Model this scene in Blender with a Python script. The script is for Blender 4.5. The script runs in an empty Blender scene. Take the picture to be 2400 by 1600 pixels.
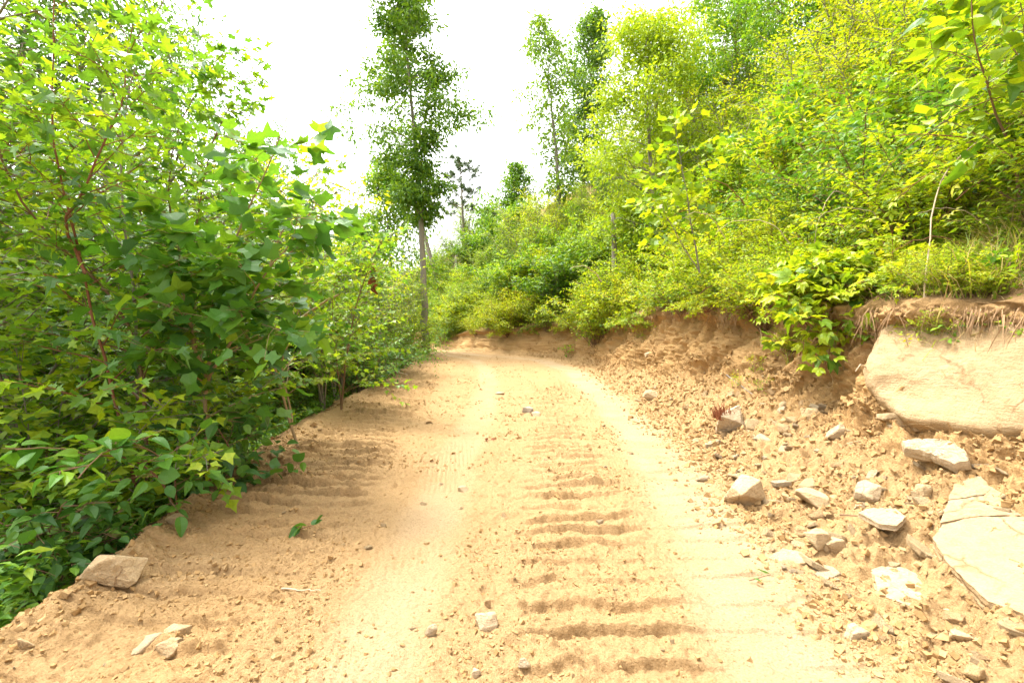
import bpy, bmesh, math, random
import numpy as np
from mathutils import Vector, Matrix

# ------------------------------------------------------------------ camera, sky, sun, exposure
SC = bpy.context.scene
COL = SC.collection
EYE = 1.6
F = 1133.0                                     # focal length in pixels of the 2400 px wide photograph
cam_d = bpy.data.cameras.new('camera')
cam_d.sensor_width = 36.0
cam_d.lens = 36.0 * F / 2400.0
cam_d.clip_start = 0.05
cam_d.clip_end = 4000
cam = bpy.data.objects.new('camera', cam_d)
COL.objects.link(cam)
cam.location = (0, 0, EYE)
cam.rotation_euler = (math.radians(90), 0, 0)
SC.camera = cam

TO_SUN = Vector((-0.36, 0.24, 1.0)).normalized()
SUN_EL = math.asin(TO_SUN.z)
SUN_AZ = math.atan2(TO_SUN.x, TO_SUN.y)
W = bpy.data.worlds.new('World')
SC.world = W
W.use_nodes = True
wn, wl = W.node_tree.nodes, W.node_tree.links
wn.clear()
sky = wn.new('ShaderNodeTexSky')
sky.sky_type = 'NISHITA'
sky.sun_disc = False
sky.sun_elevation = SUN_EL
sky.sun_rotation = SUN_AZ
sky.air_density = 1.0
sky.dust_density = 5.0
sky.ozone_density = 1.0
hs = wn.new('ShaderNodeHueSaturation')
hs.inputs['Saturation'].default_value = 0.07   # thin white overcast
hs.inputs['Value'].default_value = 1.0
bg = wn.new('ShaderNodeBackground')
bg.inputs['Strength'].default_value = 0.15
wo = wn.new('ShaderNodeOutputWorld')
wl.new(sky.outputs[0], hs.inputs['Color'])
wl.new(hs.outputs[0], bg.inputs['Color'])
wl.new(bg.outputs[0], wo.inputs['Surface'])

sun_d = bpy.data.lights.new('sun', 'SUN')
sun_d.energy = 0.95
sun_d.angle = math.radians(10.0)
sun_d.color = (1.0, 0.95, 0.86)
sun = bpy.data.objects.new('sun', sun_d)
COL.objects.link(sun)
sun.rotation_euler = (-TO_SUN).to_track_quat('-Z', 'Y').to_euler()

SC.view_settings.view_transform = 'Standard'
SC.view_settings.look = 'None'
SC.view_settings.exposure = 2.5
SC.view_settings.gamma = 1
SC.view_settings.use_curve_mapping = False
SC.cycles.max_bounces = 8
SC.cycles.diffuse_bounces = 4
SC.cycles.transmission_bounces = 6

# ------------------------------------------------------------------ small helpers
rng = np.random.default_rng(7)
random.seed(7)

def at(px, py, d):
    """the point d metres ahead that the photograph shows at pixel (px, py)"""
    return np.array([(px - 1200) / F * d, d, EYE - (py - 800) / F * d])

def unit(v):
    v = np.asarray(v, float)
    return v / (np.linalg.norm(v, axis=-1, keepdims=True) + 1e-9)

def tag(o, label=None, cat=None, group=None, kind=None):
    if label: o['label'] = label
    if cat: o['category'] = cat
    if group: o['group'] = group
    if kind: o['kind'] = kind
    return o

def empty(name, loc=(0, 0, 0)):
    o = bpy.data.objects.new(name, None)
    o.empty_display_size = 0.2
    o.location = loc
    COL.objects.link(o)
    return o

def link(name, me, parent=None):
    o = bpy.data.objects.new(name, me)
    COL.objects.link(o)
    if parent is not None:
        o.parent = parent
    return o

def mesh_np(name, verts, loops, counts, mat=None, smooth=False, attrs=None):
    """mesh from numpy arrays: verts (N,3), flat loop vertex indices, vertex count per face"""
    verts = np.asarray(verts, np.float32)
    loops = np.asarray(loops, np.int32).ravel()
    counts = np.asarray(counts, np.int32)
    me = bpy.data.meshes.new(name)
    me.vertices.add(len(verts))
    me.vertices.foreach_set('co', verts.ravel())
    me.loops.add(len(loops))
    me.loops.foreach_set('vertex_index', loops)
    me.polygons.add(len(counts))
    starts = np.zeros(len(counts), np.int32)
    starts[1:] = np.cumsum(counts)[:-1]
    me.polygons.foreach_set('loop_start', starts)
    me.polygons.foreach_set('loop_total', counts)
    me.polygons.foreach_set('use_smooth', np.full(len(counts), smooth, bool))
    for k, v in (attrs or {}).items():
        a = me.attributes.new(k, 'FLOAT', 'POINT')
        a.data.foreach_set('value', np.ascontiguousarray(v, np.float32).ravel())
    if mat: me.materials.append(mat)
    me.update(calc_edges=True)
    return me

def dup(root, loc, rotz, scale, label=None, group=None):
    """a thing with copies of its parts and sub-parts"""
    r = root.copy(); COL.objects.link(r)
    r.location = loc; r.rotation_euler = (0, 0, rotz); r.scale = scale
    if label: r['label'] = label
    if group: r['group'] = group
    for ch in list(root.children):
        c = ch.copy(); COL.objects.link(c); c.parent = r
        for g in list(ch.children):
            d = g.copy(); COL.objects.link(d); d.parent = c
    return r

# ------------------------------------------------------------------ numpy noise
def _hash(i, j, k, seed):
    h = (i.astype(np.uint32) * np.uint32(374761393) + j.astype(np.uint32) * np.uint32(668265263)
         + k.astype(np.uint32) * np.uint32(2147483647) + np.uint32((seed * 974711 + 12345) & 0xffffffff))
    h = (h ^ (h >> np.uint32(13))) * np.uint32(1274126177)
    h = (h ^ (h >> np.uint32(15))) * np.uint32(2246822519)
    h = h ^ (h >> np.uint32(16))
    return h.astype(np.float64) / 4294967295.0

def vnoise(p, seed=0):
    """value noise, -1 to 1"""
    p = np.asarray(p, float)
    i = np.floor(p).astype(np.int64)
    f = p - i
    u = f * f * f * (f * (f * 6 - 15) + 10)
    out = 0
    for a in (0, 1):
        for b in (0, 1):
            for c in (0, 1):
                w = (u[..., 0] if a else 1 - u[..., 0]) * (u[..., 1] if b else 1 - u[..., 1]) * (u[..., 2] if c else 1 - u[..., 2])
                out = out + w * _hash(i[..., 0] + a, i[..., 1] + b, i[..., 2] + c, seed)
    return out * 2 - 1

def fbm(p, scale, octv=3, seed=0, gain=0.5):
    s, a, t = 0.0, 1.0, 0.0
    q = np.asarray(p, float) * scale
    for o in range(octv):
        s = s + a * vnoise(q + o * 17.3, seed + o)
        t += a
        a *= gain
        q = q * 2.03
    return s / t

def smooth(a, b, x):
    t = np.clip((x - a) / (b - a), 0, 1)
    return t * t * (3 - 2 * t)

# ------------------------------------------------------------------ materials
def new_mat(name):
    m = bpy.data.materials.new(name)
    m.use_nodes = True
    nt = m.node_tree
    nt.nodes.clear()
    out = nt.nodes.new('ShaderNodeOutputMaterial')
    return m, nt, nt.nodes, nt.links, out

def nnoise(nt, vec, scale, detail=4, rough=0.6):
    n = nt.nodes.new('ShaderNodeTexNoise')
    n.inputs['Scale'].default_value = scale
    n.inputs['Detail'].default_value = detail
    n.inputs['Roughness'].default_value = rough
    nt.links.new(vec, n.inputs['Vector'])
    return n.outputs['Fac']

def nmix(nt, fac, a, b, blend='MIX'):
    n = nt.nodes.new('ShaderNodeMix')
    n.data_type = 'RGBA'
    n.blend_type = blend
    for sock, v in ((n.inputs[0], fac), (n.inputs[6], a), (n.inputs[7], b)):
        if isinstance(v, bpy.types.NodeSocket): nt.links.new(v, sock)
        elif isinstance(v, (int, float)): sock.default_value = v
        else: sock.default_value = (*v, 1)
    return n.outputs[2]

def nramp(nt, fac, stops, interp='LINEAR'):
    n = nt.nodes.new('ShaderNodeValToRGB')
    cr = n.color_ramp
    cr.interpolation = interp
    while len(cr.elements) < len(stops): cr.elements.new(0.5)
    for e, (p, c) in zip(cr.elements, stops):
        e.position = p
        e.color = (*c, 1) if len(c) == 3 else c
    nt.links.new(fac, n.inputs[0])
    return n.outputs[0]

def nmath(nt, op, a, b=0.0, clamp=False):
    n = nt.nodes.new('ShaderNodeMath')
    n.operation = op
    n.use_clamp = clamp
    for sock, v in ((n.inputs[0], a), (n.inputs[1], b)):
        if isinstance(v, bpy.types.NodeSocket): nt.links.new(v, sock)
        else: sock.default_value = v
    return n.outputs[0]

def nattr(nt, name):
    n = nt.nodes.new('ShaderNodeAttribute')
    n.attribute_name = name
    return n.outputs['Fac']

def nbump(nt, h, dist, strength=1.0, prev=None):
    n = nt.nodes.new('ShaderNodeBump')
    n.inputs['Distance'].default_value = dist
    n.inputs['Strength'].default_value = strength
    nt.links.new(h, n.inputs['Height'])
    if prev is not None: nt.links.new(prev, n.inputs['Normal'])
    return n.outputs['Normal']

def principled(nt, color, rough=0.9, spec=0.2, normal=None):
    b = nt.nodes.new('ShaderNodeBsdfPrincipled')
    if isinstance(color, bpy.types.NodeSocket): nt.links.new(color, b.inputs['Base Color'])
    else: b.inputs['Base Color'].default_value = (*color, 1)
    b.inputs['Roughness'].default_value = rough
    b.inputs['Specular IOR Level'].default_value = spec
    if normal is not None: nt.links.new(normal, b.inputs['Normal'])
    return b

def obj_coord(nt):
    return nt.nodes.new('ShaderNodeTexCoord').outputs['Object']

PALE = (0.375, 0.275, 0.162)

def mat_soil():
    m, nt, N, L, out = new_mat('soil')
    v = obj_coord(nt)
    n1 = nnoise(nt, v, 1.3, 5)
    n2 = nnoise(nt, v, 9.0, 6, 0.7)
    n3 = nnoise(nt, v, 70.0, 4, 0.7)
    c = nmix(nt, n1, (0.28, 0.167, 0.070), (0.35, 0.228, 0.108))
    c = nmix(nt, nmath(nt, 'MULTIPLY', n2, 0.55), c, (0.375, 0.245, 0.115))
    clay = nattr(nt, 'clay')
    orange = nmix(nt, n2, (0.35, 0.19, 0.065), (0.455, 0.29, 0.128))
    c = nmix(nt, nmath(nt, 'MULTIPLY', clay, nramp(nt, n1, [(0.2, (0.55,) * 3), (0.8, (1,) * 3)])), c, orange)
    c = nmix(nt, nattr(nt, 'dust'), c, PALE)
    c = nmix(nt, nattr(nt, 'humus'), c, (0.13, 0.075, 0.035))
    spk = nramp(nt, n3, [(0.28, (0.62, 0.60, 0.56)), (0.5, (1, 1, 1)), (0.75, (1.12, 1.13, 1.16))])
    c = nmix(nt, 0.85, c, spk, 'MULTIPLY')
    b1 = nbump(nt, n3, 0.020, 0.9)
    b2 = nbump(nt, nnoise(nt, v, 24.0, 5, 0.7), 0.03, 0.7, b1)
    b = principled(nt, c, 0.95, 0.12, b2)
    L.new(b.outputs[0], out.inputs[0])
    return m

def mat_clod():
    m, nt, N, L, out = new_mat('loose_soil')
    v = obj_coord(nt)
    t = nattr(nt, 'tint')
    c = nramp(nt, t, [(0, (0.27, 0.155, 0.056)), (0.5, (0.335, 0.21, 0.090)), (1, (0.39, 0.265, 0.13))])
    n3 = nnoise(nt, v, 60.0, 4, 0.7)
    c = nmix(nt, 0.6, c, nramp(nt, n3, [(0.3, (0.7,) * 3), (0.7, (1.1,) * 3)]), 'MULTIPLY')
    b = principled(nt, c, 0.95, 0.12, nbump(nt, n3, 0.01, 0.7))
    L.new(b.outputs[0], out.inputs[0])
    return m

def mat_rock(name, c1, c2, stain=(0.42, 0.27, 0.11), stain_amt=0.5, scale=5.0):
    m, nt, N, L, out = new_mat(name)
    v = obj_coord(nt)
    oi = N.new('ShaderNodeObjectInfo').outputs['Random']
    mp = N.new('ShaderNodeVectorMath'); mp.operation = 'ADD'
    L.new(v, mp.inputs[0]); L.new(oi, mp.inputs[1])
    v = mp.outputs[0]
    n1 = nnoise(nt, v, scale, 6, 0.65)
    n2 = nnoise(nt, v, scale * 4.7, 6, 0.7)
    n3 = nnoise(nt, v, scale * 22, 3, 0.7)
    mpz = N.new('ShaderNodeMapping'); mpz.inputs['Scale'].default_value = (0.8, 0.8, 6.0); L.new(v, mpz.inputs['Vector'])
    n4 = nnoise(nt, mpz.outputs[0], scale * 2.2, 4, 0.7)
    c = nmix(nt, n1, c1, c2)
    c = nmix(nt, nmath(nt, 'MULTIPLY', oi, 0.35), c, (0.44, 0.29, 0.13))
    st = nramp(nt, n2, [(0.48, (0, 0, 0)), (0.72, (1, 1, 1))])
    c = nmix(nt, nmath(nt, 'MULTIPLY', st, stain_amt), c, stain)
    c = nmix(nt, 0.5, c, nramp(nt, n3, [(0.3, (0.72,) * 3), (0.65, (1.08,) * 3)]), 'MULTIPLY')
    wv = N.new('ShaderNodeVectorMath'); wv.operation = 'MULTIPLY_ADD'
    nz = N.new('ShaderNodeTexNoise'); nz.inputs['Scale'].default_value = scale * 0.8; nz.inputs['Detail'].default_value = 5; L.new(v, nz.inputs['Vector'])
    L.new(nz.outputs['Color'], wv.inputs[0]); wv.inputs[1].default_value = (0.9 / scale,) * 3; L.new(v, wv.inputs[2])
    vo = N.new('ShaderNodeTexVoronoi'); vo.feature = 'DISTANCE_TO_EDGE'; vo.inputs['Scale'].default_value = scale * 0.7; L.new(wv.outputs[0], vo.inputs['Vector'])
    ck = nramp(nt, vo.outputs['Distance'], [(0.0, (0, 0, 0)), (0.022, (1, 1, 1))])
    keep = nramp(nt, n1, [(0.45, (1, 1, 1)), (0.56, (0, 0, 0))])
    ck = nmix(nt, keep, ck, (1, 1, 1))
    c = nmix(nt, 0.65, c, nramp(nt, ck, [(0, (0.42, 0.30, 0.20)), (1, (1, 1, 1))]), 'MULTIPLY')
    bp = nbump(nt, n3, 0.012, 0.9)
    bp = nbump(nt, ck, 0.012, 0.6, bp)
    bp = nbump(nt, n2, 0.035, 0.8, bp)
    bp = nbump(nt, n4, 0.025, 0.6, bp)
    c = nmix(nt, 0.45, c, nramp(nt, n4, [(0.35, (0.78, 0.74, 0.68)), (0.6, (1.04, 1.04, 1.04))]), 'MULTIPLY')
    b = principled(nt, c, 0.85, 0.2, bp)
    L.new(b.outputs[0], out.inputs[0])
    return m

def mat_leaf(name, stops, trans=0.45, tcol=(1.25, 1.15, 0.45), rough=0.45, spec=0.35, rnd=0.35):
    """leaf blades: a shiny skin over a blade that lets light through; tint (per leaf) runs along the ramp"""
    m, nt, N, L, out = new_mat(name)
    oi = N.new('ShaderNodeObjectInfo').outputs['Random']
    t = nmath(nt, 'ADD', nattr(nt, 'tint'), nmath(nt, 'MULTIPLY', nmath(nt, 'SUBTRACT', oi, 0.25), rnd))
    v = obj_coord(nt)
    t = nmath(nt, 'ADD', t, nmath(nt, 'MULTIPLY', nmath(nt, 'SUBTRACT', nnoise(nt, v, 1.1, 2), 0.5), 0.35), True)
    c = nramp(nt, t, stops)
    nn = nnoise(nt, v, 30, 2)
    c = nmix(nt, 0.8, c, nramp(nt, nn, [(0.3, (1.0, 1.03, 1.0)), (0.7, (1.5, 1.42, 1.4))]), 'MULTIPLY')
    b = principled(nt, c, rough, spec)
    tr = N.new('ShaderNodeBsdfTranslucent')
    L.new(nmix(nt, 1.0, c, tcol, 'MULTIPLY'), tr.inputs['Color'])
    mx = N.new('ShaderNodeMixShader')
    mx.inputs[0].default_value = trans
    L.new(b.outputs[0], mx.inputs[1]); L.new(tr.outputs[0], mx.inputs[2])
    L.new(mx.outputs[0], out.inputs[0])
    return m

def mat_bark(name, c1, c2, scale=14.0):
    m, nt, N, L, out = new_mat(name)
    v = obj_coord(nt)
    mp = N.new('ShaderNodeMapping')
    mp.inputs['Scale'].default_value = (1, 1, 0.18)
    L.new(v, mp.inputs['Vector'])
    n1 = nnoise(nt, mp.outputs[0], scale, 5, 0.7)
    n2 = nnoise(nt, v, 3.0, 4)
    c = nmix(nt, n1, c1, c2)
    c = nmix(nt, nmath(nt, 'MULTIPLY', n2, 0.4), c, tuple(x * 1.35 for x in c2))
    b = principled(nt, c, 0.9, 0.15, nbump(nt, n1, 0.02, 0.8))
    L.new(b.outputs[0], out.inputs[0])
    return m

M = {}
M['soil'] = mat_soil()
M['clod'] = mat_clod()
M['rock'] = mat_rock('sandstone', (0.47, 0.33, 0.175), (0.57, 0.43, 0.255))
M['white_rock'] = mat_rock('pale_sandstone', (0.46, 0.345, 0.215), (0.54, 0.43, 0.285), stain_amt=0.35)
M['face_rock'] = mat_rock('boulder_sandstone', (0.30, 0.205, 0.105), (0.365, 0.268, 0.155), stain=(0.30, 0.185, 0.08), stain_amt=0.65, scale=2.2)
M['brown_rock'] = mat_rock('brown_sandstone', (0.30, 0.185, 0.085), (0.40, 0.265, 0.135))
M['grey_rock'] = mat_rock('grey_stone', (0.30, 0.26, 0.21), (0.42, 0.37, 0.31), stain_amt=0.2)
YG = [(0.0, (0.06, 0.135, 0.012)), (0.3, (0.15, 0.25, 0.013)), (0.6, (0.27, 0.36, 0.014)), (0.92, (0.34, 0.41, 0.016)), (1.0, (0.38, 0.38, 0.02))]
MG = [(0.0, (0.04, 0.115, 0.016)), (0.4, (0.085, 0.195, 0.018)), (0.75, (0.165, 0.29, 0.02)), (1.0, (0.27, 0.36, 0.02))]
DG = [(0.0, (0.03, 0.09, 0.018)), (0.5, (0.06, 0.15, 0.022)), (1.0, (0.13, 0.25, 0.025))]
M['leaf_yellow'] = mat_leaf('yellow_green_leaf', YG, rnd=0.55)
M['leaf_mid'] = mat_leaf('mid_green_leaf', MG)
M['leaf_deep'] = mat_leaf('deep_green_leaf', DG, trans=0.35)
M['leaf_tree'] = mat_leaf('tree_leaf', [(0, (0.035, 0.10, 0.018)), (0.5, (0.085, 0.185, 0.022)), (1, (0.19, 0.30, 0.024))], trans=0.4)
M['leaf_maple'] = mat_leaf('maple_leaf', [(0, (0.05, 0.135, 0.022)), (0.4, (0.105, 0.225, 0.024)), (0.75, (0.20, 0.33, 0.022)), (0.97, (0.25, 0.36, 0.022)), (1.0, (0.29, 0.36, 0.03))], trans=0.5, rough=0.38, spec=0.45, rnd=0.45)
M['leaf_tulip'] = mat_leaf('tulip_tree_leaf', [(0, (0.045, 0.135, 0.024)), (0.5, (0.085, 0.21, 0.026)), (0.85, (0.17, 0.31, 0.026)), (1.0, (0.27, 0.39, 0.026))], trans=0.45, rough=0.4, spec=0.4, rnd=0.5)
M['leaf_rust'] = mat_leaf('rusty_leaf', [(0, (0.20, 0.075, 0.02)), (1, (0.36, 0.17, 0.03))], trans=0.3)
M['leaf_dead'] = mat_leaf('withered_leaf', [(0, (0.12, 0.035, 0.015)), (1, (0.24, 0.09, 0.03))], trans=0.2, rough=0.7)
M['needle'] = mat_leaf('pine_needle', [(0, (0.030, 0.062, 0.022)), (1, (0.075, 0.125, 0.040))], trans=0.2)
M['grass'] = mat_leaf('grass_blade', [(0, (0.09, 0.19, 0.015)), (0.6, (0.20, 0.28, 0.03)), (1, (0.32, 0.30, 0.06))], trans=0.45)
M['straw'] = mat_leaf('dry_grass_blade', [(0, (0.25, 0.17, 0.075)), (1, (0.48, 0.37, 0.20))], trans=0.3, tcol=(1, 1, 0.8), rough=0.7)
M['root'] = mat_bark('root_fibre', (0.15, 0.085, 0.04), (0.30, 0.19, 0.10))
M['bark_grey'] = mat_bark('grey_bark', (0.12, 0.10, 0.08), (0.27, 0.23, 0.18))
M['bark_brown'] = mat_bark('brown_bark', (0.10, 0.055, 0.03), (0.20, 0.12, 0.07))
M['bark_red'] = mat_bark('reddish_bark', (0.12, 0.05, 0.028), (0.24, 0.105, 0.06))
M['bark_pale'] = mat_bark('pale_bark', (0.20, 0.145, 0.08), (0.36, 0.26, 0.15))
M['dead_wood'] = mat_bark('dead_wood', (0.27, 0.20, 0.125), (0.45, 0.35, 0.235))
M['splinter'] = mat_bark('splintered_wood', (0.14, 0.045, 0.02), (0.27, 0.10, 0.045))

# ------------------------------------------------------------------ the terrain: road, cut bank, hillside, fill slope
#        d     left   z     right  baseX  baseZ  topX   topZ
TAB = np.array([
    (-12, -1.4, 0.00, 2.2, 4.7, 0.70, 5.6, 2.10),
    (-4, -2.0, 0.00, 2.2, 4.6, 0.65, 5.5, 2.05),
    (2.6, -2.80, 0.00, 2.1, 4.30, 0.60, 4.75, 1.95),
    (5.0, -3.22, 0.02, 2.4, 4.08, 0.68, 4.46, 1.93),
    (6.5, -3.50, 0.06, 2.7, 4.15, 0.90, 4.70, 2.10),
    (8.4, -3.78, 0.12, 2.9, 4.05, 1.10, 4.60, 2.35),
    (11., -3.88, 0.23, 3.05, 3.85, 1.00, 4.40, 2.45),
    (14.7, -3.95, 0.42, 3.15, 3.62, 0.95, 4.15, 2.52),
    (18, -4.10, 0.62, 3.10, 3.45, 1.00, 3.95, 2.60),
    (21, -4.30, 0.80, 2.60, 3.00, 1.10, 3.55, 2.60),
    (24, -4.65, 0.90, 0.20, 0.70, 1.15, 1.40, 2.50),
    (26.5, -5.6, 0.98, -1.6, -1.1, 1.20, -0.4, 2.40),
    (29, -8.0, 1.02, -3.2, -2.7, 1.25, -2.0, 2.30),
    (35, -13., 1.10, -6.4, -5.9, 1.30, -5.1, 2.20),
    (45, -22., 1.10, -14., -13.4, 1.30, -12.5, 2.20),
    (60, -38., 1.10, -29., -28.3, 1.30, -27., 2.20),
    (140, -118., 1.1, -109., -108., 1.3, -107., 2.2)])

ys = [-12.0]
while ys[-1] < 120:
    y = ys[-1]
    ys.append(y + (0.25 if y < 0.2 else 0.06 if y < 1.6 else max(0.009, 0.0038 * y) if y < 8 else 0.0052 * y if y < 14 else 0.0075 * y if y < 40 else 0.09 * y))
ys = np.array(ys)
dense = np.arange(-14, 142, 0.25)
def tab(col):
    v = np.interp(dense, TAB[:, 0], TAB[:, col])
    k = np.exp(-0.5 * (np.arange(-8, 9) / 2.6) ** 2); k /= k.sum()
    v = np.convolve(np.pad(v, 8, mode='edge'), k, mode='valid')
    return lambda d: np.interp(d, dense, v)
fL, fZ, fR, fBX, fBZ, fTX, fTZ = [tab(c) for c in range(1, 8)]

NL, NR, ND, NB, NH = 44, 500, 96, 110, 70      # columns: fill slope, road, debris, bank face, hillside
def build_terrain():
    d = ys[:, None]
    Lx, Rz, Rx, BX, BZ, TX, TZ = [f(ys)[:, None] for f in (fL, fZ, fR, fBX, fBZ, fTX, fTZ)]
    # ragged edges so that the bank does not run like a ruler
    wob = lambda s, seed, a: a * fbm(np.stack([ys * s, ys * 0, ys * 0], -1), 1.0, 3, seed)[:, None]
    BX = BX + wob(0.8, 3, 0.22); TX = TX + wob(0.7, 5, 0.30); TZ = TZ + wob(0.6, 9, 0.20); BZ = BZ + wob(0.5, 11, 0.15)
    Lx = Lx + wob(0.9, 13, 0.16)
    # fill slope, left
    t = (1 - np.linspace(0, 1, NL + 1)[:-1])[None, :]
    run = 60 * t ** 2.2
    xs_l = Lx - run
    zs_l = Rz + 0.0 - 0.62 * np.minimum(run, 5) - 0.30 * np.clip(run - 5, 0, 12) - 0.05 * np.clip(run - 17, 0, 60)
    # road
    t = np.linspace(0, 1, NR + 1)[None, :-1]
    xs_r = Lx + (Rx - Lx) * t
    zs_r = Rz + 0 * t
    # debris fan
    t = np.linspace(0, 1, ND + 1)[None, :-1]
    xs_d = Rx + (BX - Rx) * t
    zs_d = Rz + (BZ - Rz) * (0.35 * t + 0.65 * t ** 1.7)
    # bank face: leans back, then an overhanging sod lip
    t = np.linspace(0, 1, NB + 1)[None, :-1]
    lip = np.exp(-((t - 0.88) / 0.10) ** 2)
    hol = np.exp(-((t - 0.62) / 0.22) ** 2)
    xs_b = BX + (TX - BX) * t ** 0.9 - 0.12 * lip + 0.16 * hol
    zs_b = BZ + (TZ - BZ) * (t * 0.92 + 0.08 * t ** 2)
    # hillside
    t = np.linspace(0, 1, NH)[None, :]
    run = 90 * t ** 2.0
    xs_h = TX + run
    zs_h = TZ + 0.30 * np.minimum(run, 0.7) + 0.74 * np.clip(run - 0.7, 0, 15) + 0.55 * np.clip(run - 15.7, 0, 20) + 0.10 * np.clip(run - 35.7, 0, 60)
    far = smooth(40, 100, d)
    zs_h = zs_h * (1 - 0.75 * far)
    X = np.concatenate([xs_l, xs_r, xs_d, xs_b, xs_h], 1)
    Z = np.concatenate([zs_l, zs_r, zs_d, zs_b, zs_h], 1)
    Y = np.repeat(d, X.shape[1], 1)
    P = np.stack([X, Y, Z], -1)
    n = X.shape[1]
    j = np.arange(n)[None, :]
    c0, c1, c2, c3 = NL, NL + NR, NL + NR + ND, NL + NR + ND + NB
    # masks
    uR = np.clip((j - c0) / NR, 0, 1)
    road = ((j >= c0) & (j <= c1)) * 1.0
    wr = smooth(0.0, 0.04, uR) * (1 - smooth(0.93, 1.0, uR))
    deb = smooth(c1 - 40, c1 + 20, j) * (1 - smooth(c2 - 5, c2 + 20, j))
    bank = smooth(c2 - 40, c2 + 8, j) * (1 - smooth(c3 - 8, c3 + 2, j))
    hill = smooth(c3 - 6, c3 + 3, j)
    left = 1 - smooth(c0 - 3, c0 + 12, j)
    near = 1 - smooth(26, 40, Y)
    # ---- the road surface
    warp = fbm(P, 0.5, 2, 31) * 0.22
    sx = X + 0.12 * (Y - 4) * (Y < 60)                         # road-aligned lateral coordinate: the road drifts left
    cR = np.interp(Y, [0, 2.3, 3.6, 6, 11, 17, 21, 24, 29, 35], [0.95, 1.35, 1.62, 1.95, 2.25, 2.1, 1.3, -1.4, -4.8, -8.2])
    cL = np.interp(Y, [0, 2.3, 4, 6, 11, 17, 21, 24, 29], [-0.75, -0.72, -0.70, -0.75, -0.62, -0.9, -1.6, -3.0, -6.2])
    trR = np.exp(-((X - cR + warp * 0.5) / 0.42) ** 4)         # right wheel path, packed smooth
    trL = np.exp(-((X - cL + warp * 0.5) / 0.30) ** 4)
    c_mid = np.interp(Y, [0, 4, 8.4, 14, 20, 24], [0.50, 0.55, 0.85, 0.95, 0.5, -1.5])
    c_lft = np.interp(Y, [0, 4, 8.4, 14, 20, 24], [-1.9, -2.05, -2.55, -2.75, -2.8, -3.8])
    bandM = np.exp(-((X - c_mid) / 0.50) ** 6) * (1 - smooth(18, 23, Y))
    bandL = np.exp(-((X - c_lft) / 0.70) ** 6) * (1 - smooth(18, 23, Y))
    bandRf = np.exp(-((X - cR - 0.15) / 0.55) ** 4) * (1 - smooth(6, 9, Y)) * 0.35
    def tread(band, skew, per, seed):
        ph = (Y + skew * X + 0.10 * fbm(P, 1.1, 3, seed) + 0.045 * fbm(P, 6.0, 3, seed + 3)) / per
        f = ph - np.floor(ph)
        ridge = smooth(0.03, 0.10, f) * (1 - smooth(0.35, 1.0, f)) - 0.30 * np.exp(-((f - 0.015) / 0.035) ** 2)
        cell = np.floor(ph)
        amp = 0.6 + 0.7 * _hash(cell.astype(np.int64), (cell * 0).astype(np.int64), (cell * 0).astype(np.int64), seed)
        brk = smooth(-0.45, 0.25, fbm(P, 2.4, 2, seed + 5))
        return band * (ridge - 0.45) * amp * (0.3 + 0.7 * brk)
    zr = 0.066 * tread(bandM, -0.10, 0.285, 41) + 0.15 * (0.30 + 0.70 * smooth(3.6, 5.2, Y)) * tread(bandL, 0.06, 0.27, 51) + 0.055 * tread(bandRf, -0.10, 0.285, 41)
    zr += -0.030 * trR - 0.022 * trL
    gro = np.sin((sx + 0.05 * warp) * 2 * math.pi / 0.055) * np.exp(-((X - cL) / 0.26) ** 4) * smooth(-0.2, 0.3, fbm(P, 0.9, 2, 71))
    zr += 0.006 * gro * (Y < 14)
    gro2 = np.sin((sx * 0.6 + Y * 0.8) * 2 * math.pi / 0.09) * np.exp(-((X - cR) / 0.40) ** 4) * smooth(0.0, 0.4, fbm(P, 1.1, 2, 73))
    zr += 0.004 * gro2 * (Y < 9)
    rough = 1 - 0.8 * np.maximum(trR, trL * 0.85)
    fine = fbm(P, 9, 3, 81, 0.6)
    fine2 = fbm(P, 30, 2, 84, 0.6)
    lump = np.maximum(0, fbm(P, 4.5, 2, 87)) ** 1.3
    zr += 0.045 * fbm(P, 0.75, 3, 91) + rough * (0.022 * fine + 0.017 * fine2 + 0.05 * lump + 0.035 * np.maximum(0, fbm(P, 15, 2, 88)) ** 1.2 * smooth(-0.2, 0.4, fbm(P, 1.2, 2, 89))) + (1 - rough) * (0.004 * fine)
    berm = np.exp(-((uR - 0.035) / 0.045) ** 2)
    zr += berm * (0.09 + 0.10 * fbm(P, 2.2, 3, 95)) * road
    P[..., 2] += zr * road * wr + 0.0
    # ---- debris, bank, slopes
    big = fbm(P, 1.1, 3, 101)
    mid = fbm(P, 3.2, 3, 104, 0.6)
    fin = fbm(P, 11, 3, 107, 0.65)
    P[..., 2] += deb * near * (0.11 * mid + 0.085 * fin + 0.05 * np.abs(mid) + 0.03 * fine2)
    gull = fbm(P * np.array([1.0, 2.2, 0.55]), 1.6, 3, 111)
    strat = fbm(P * np.array([0.6, 0.6, 4.0]), 1.5, 2, 117)
    disp = bank * near * (0.26 * big + 0.17 * mid + 0.085 * fin + 0.22 * gull + 0.03 * strat + 0.02 * fine2)
    P[..., 0] -= disp * 0.85
    P[..., 1] -= disp * 0.25
    P[..., 2] += disp * 0.25
    P[..., 2] += (hill + left) * (0.12 * big + 0.06 * mid)
    dust = np.clip(0.85 * trR + 0.55 * trL, 0, 1) * road * (0.65 + 0.5 * fbm(P, 2.5, 2, 121)) + 0.10 * smooth(0.2, 0.8, fbm(P, 1.2, 3, 124))
    clay = np.clip(0.25 * deb + 0.95 * bank + 0.5 * hill + road * (0.40 * bandL + 0.22 * bandM) * (0.6 + 0.8 * fbm(P, 1.7, 3, 131)), 0, 1)
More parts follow.
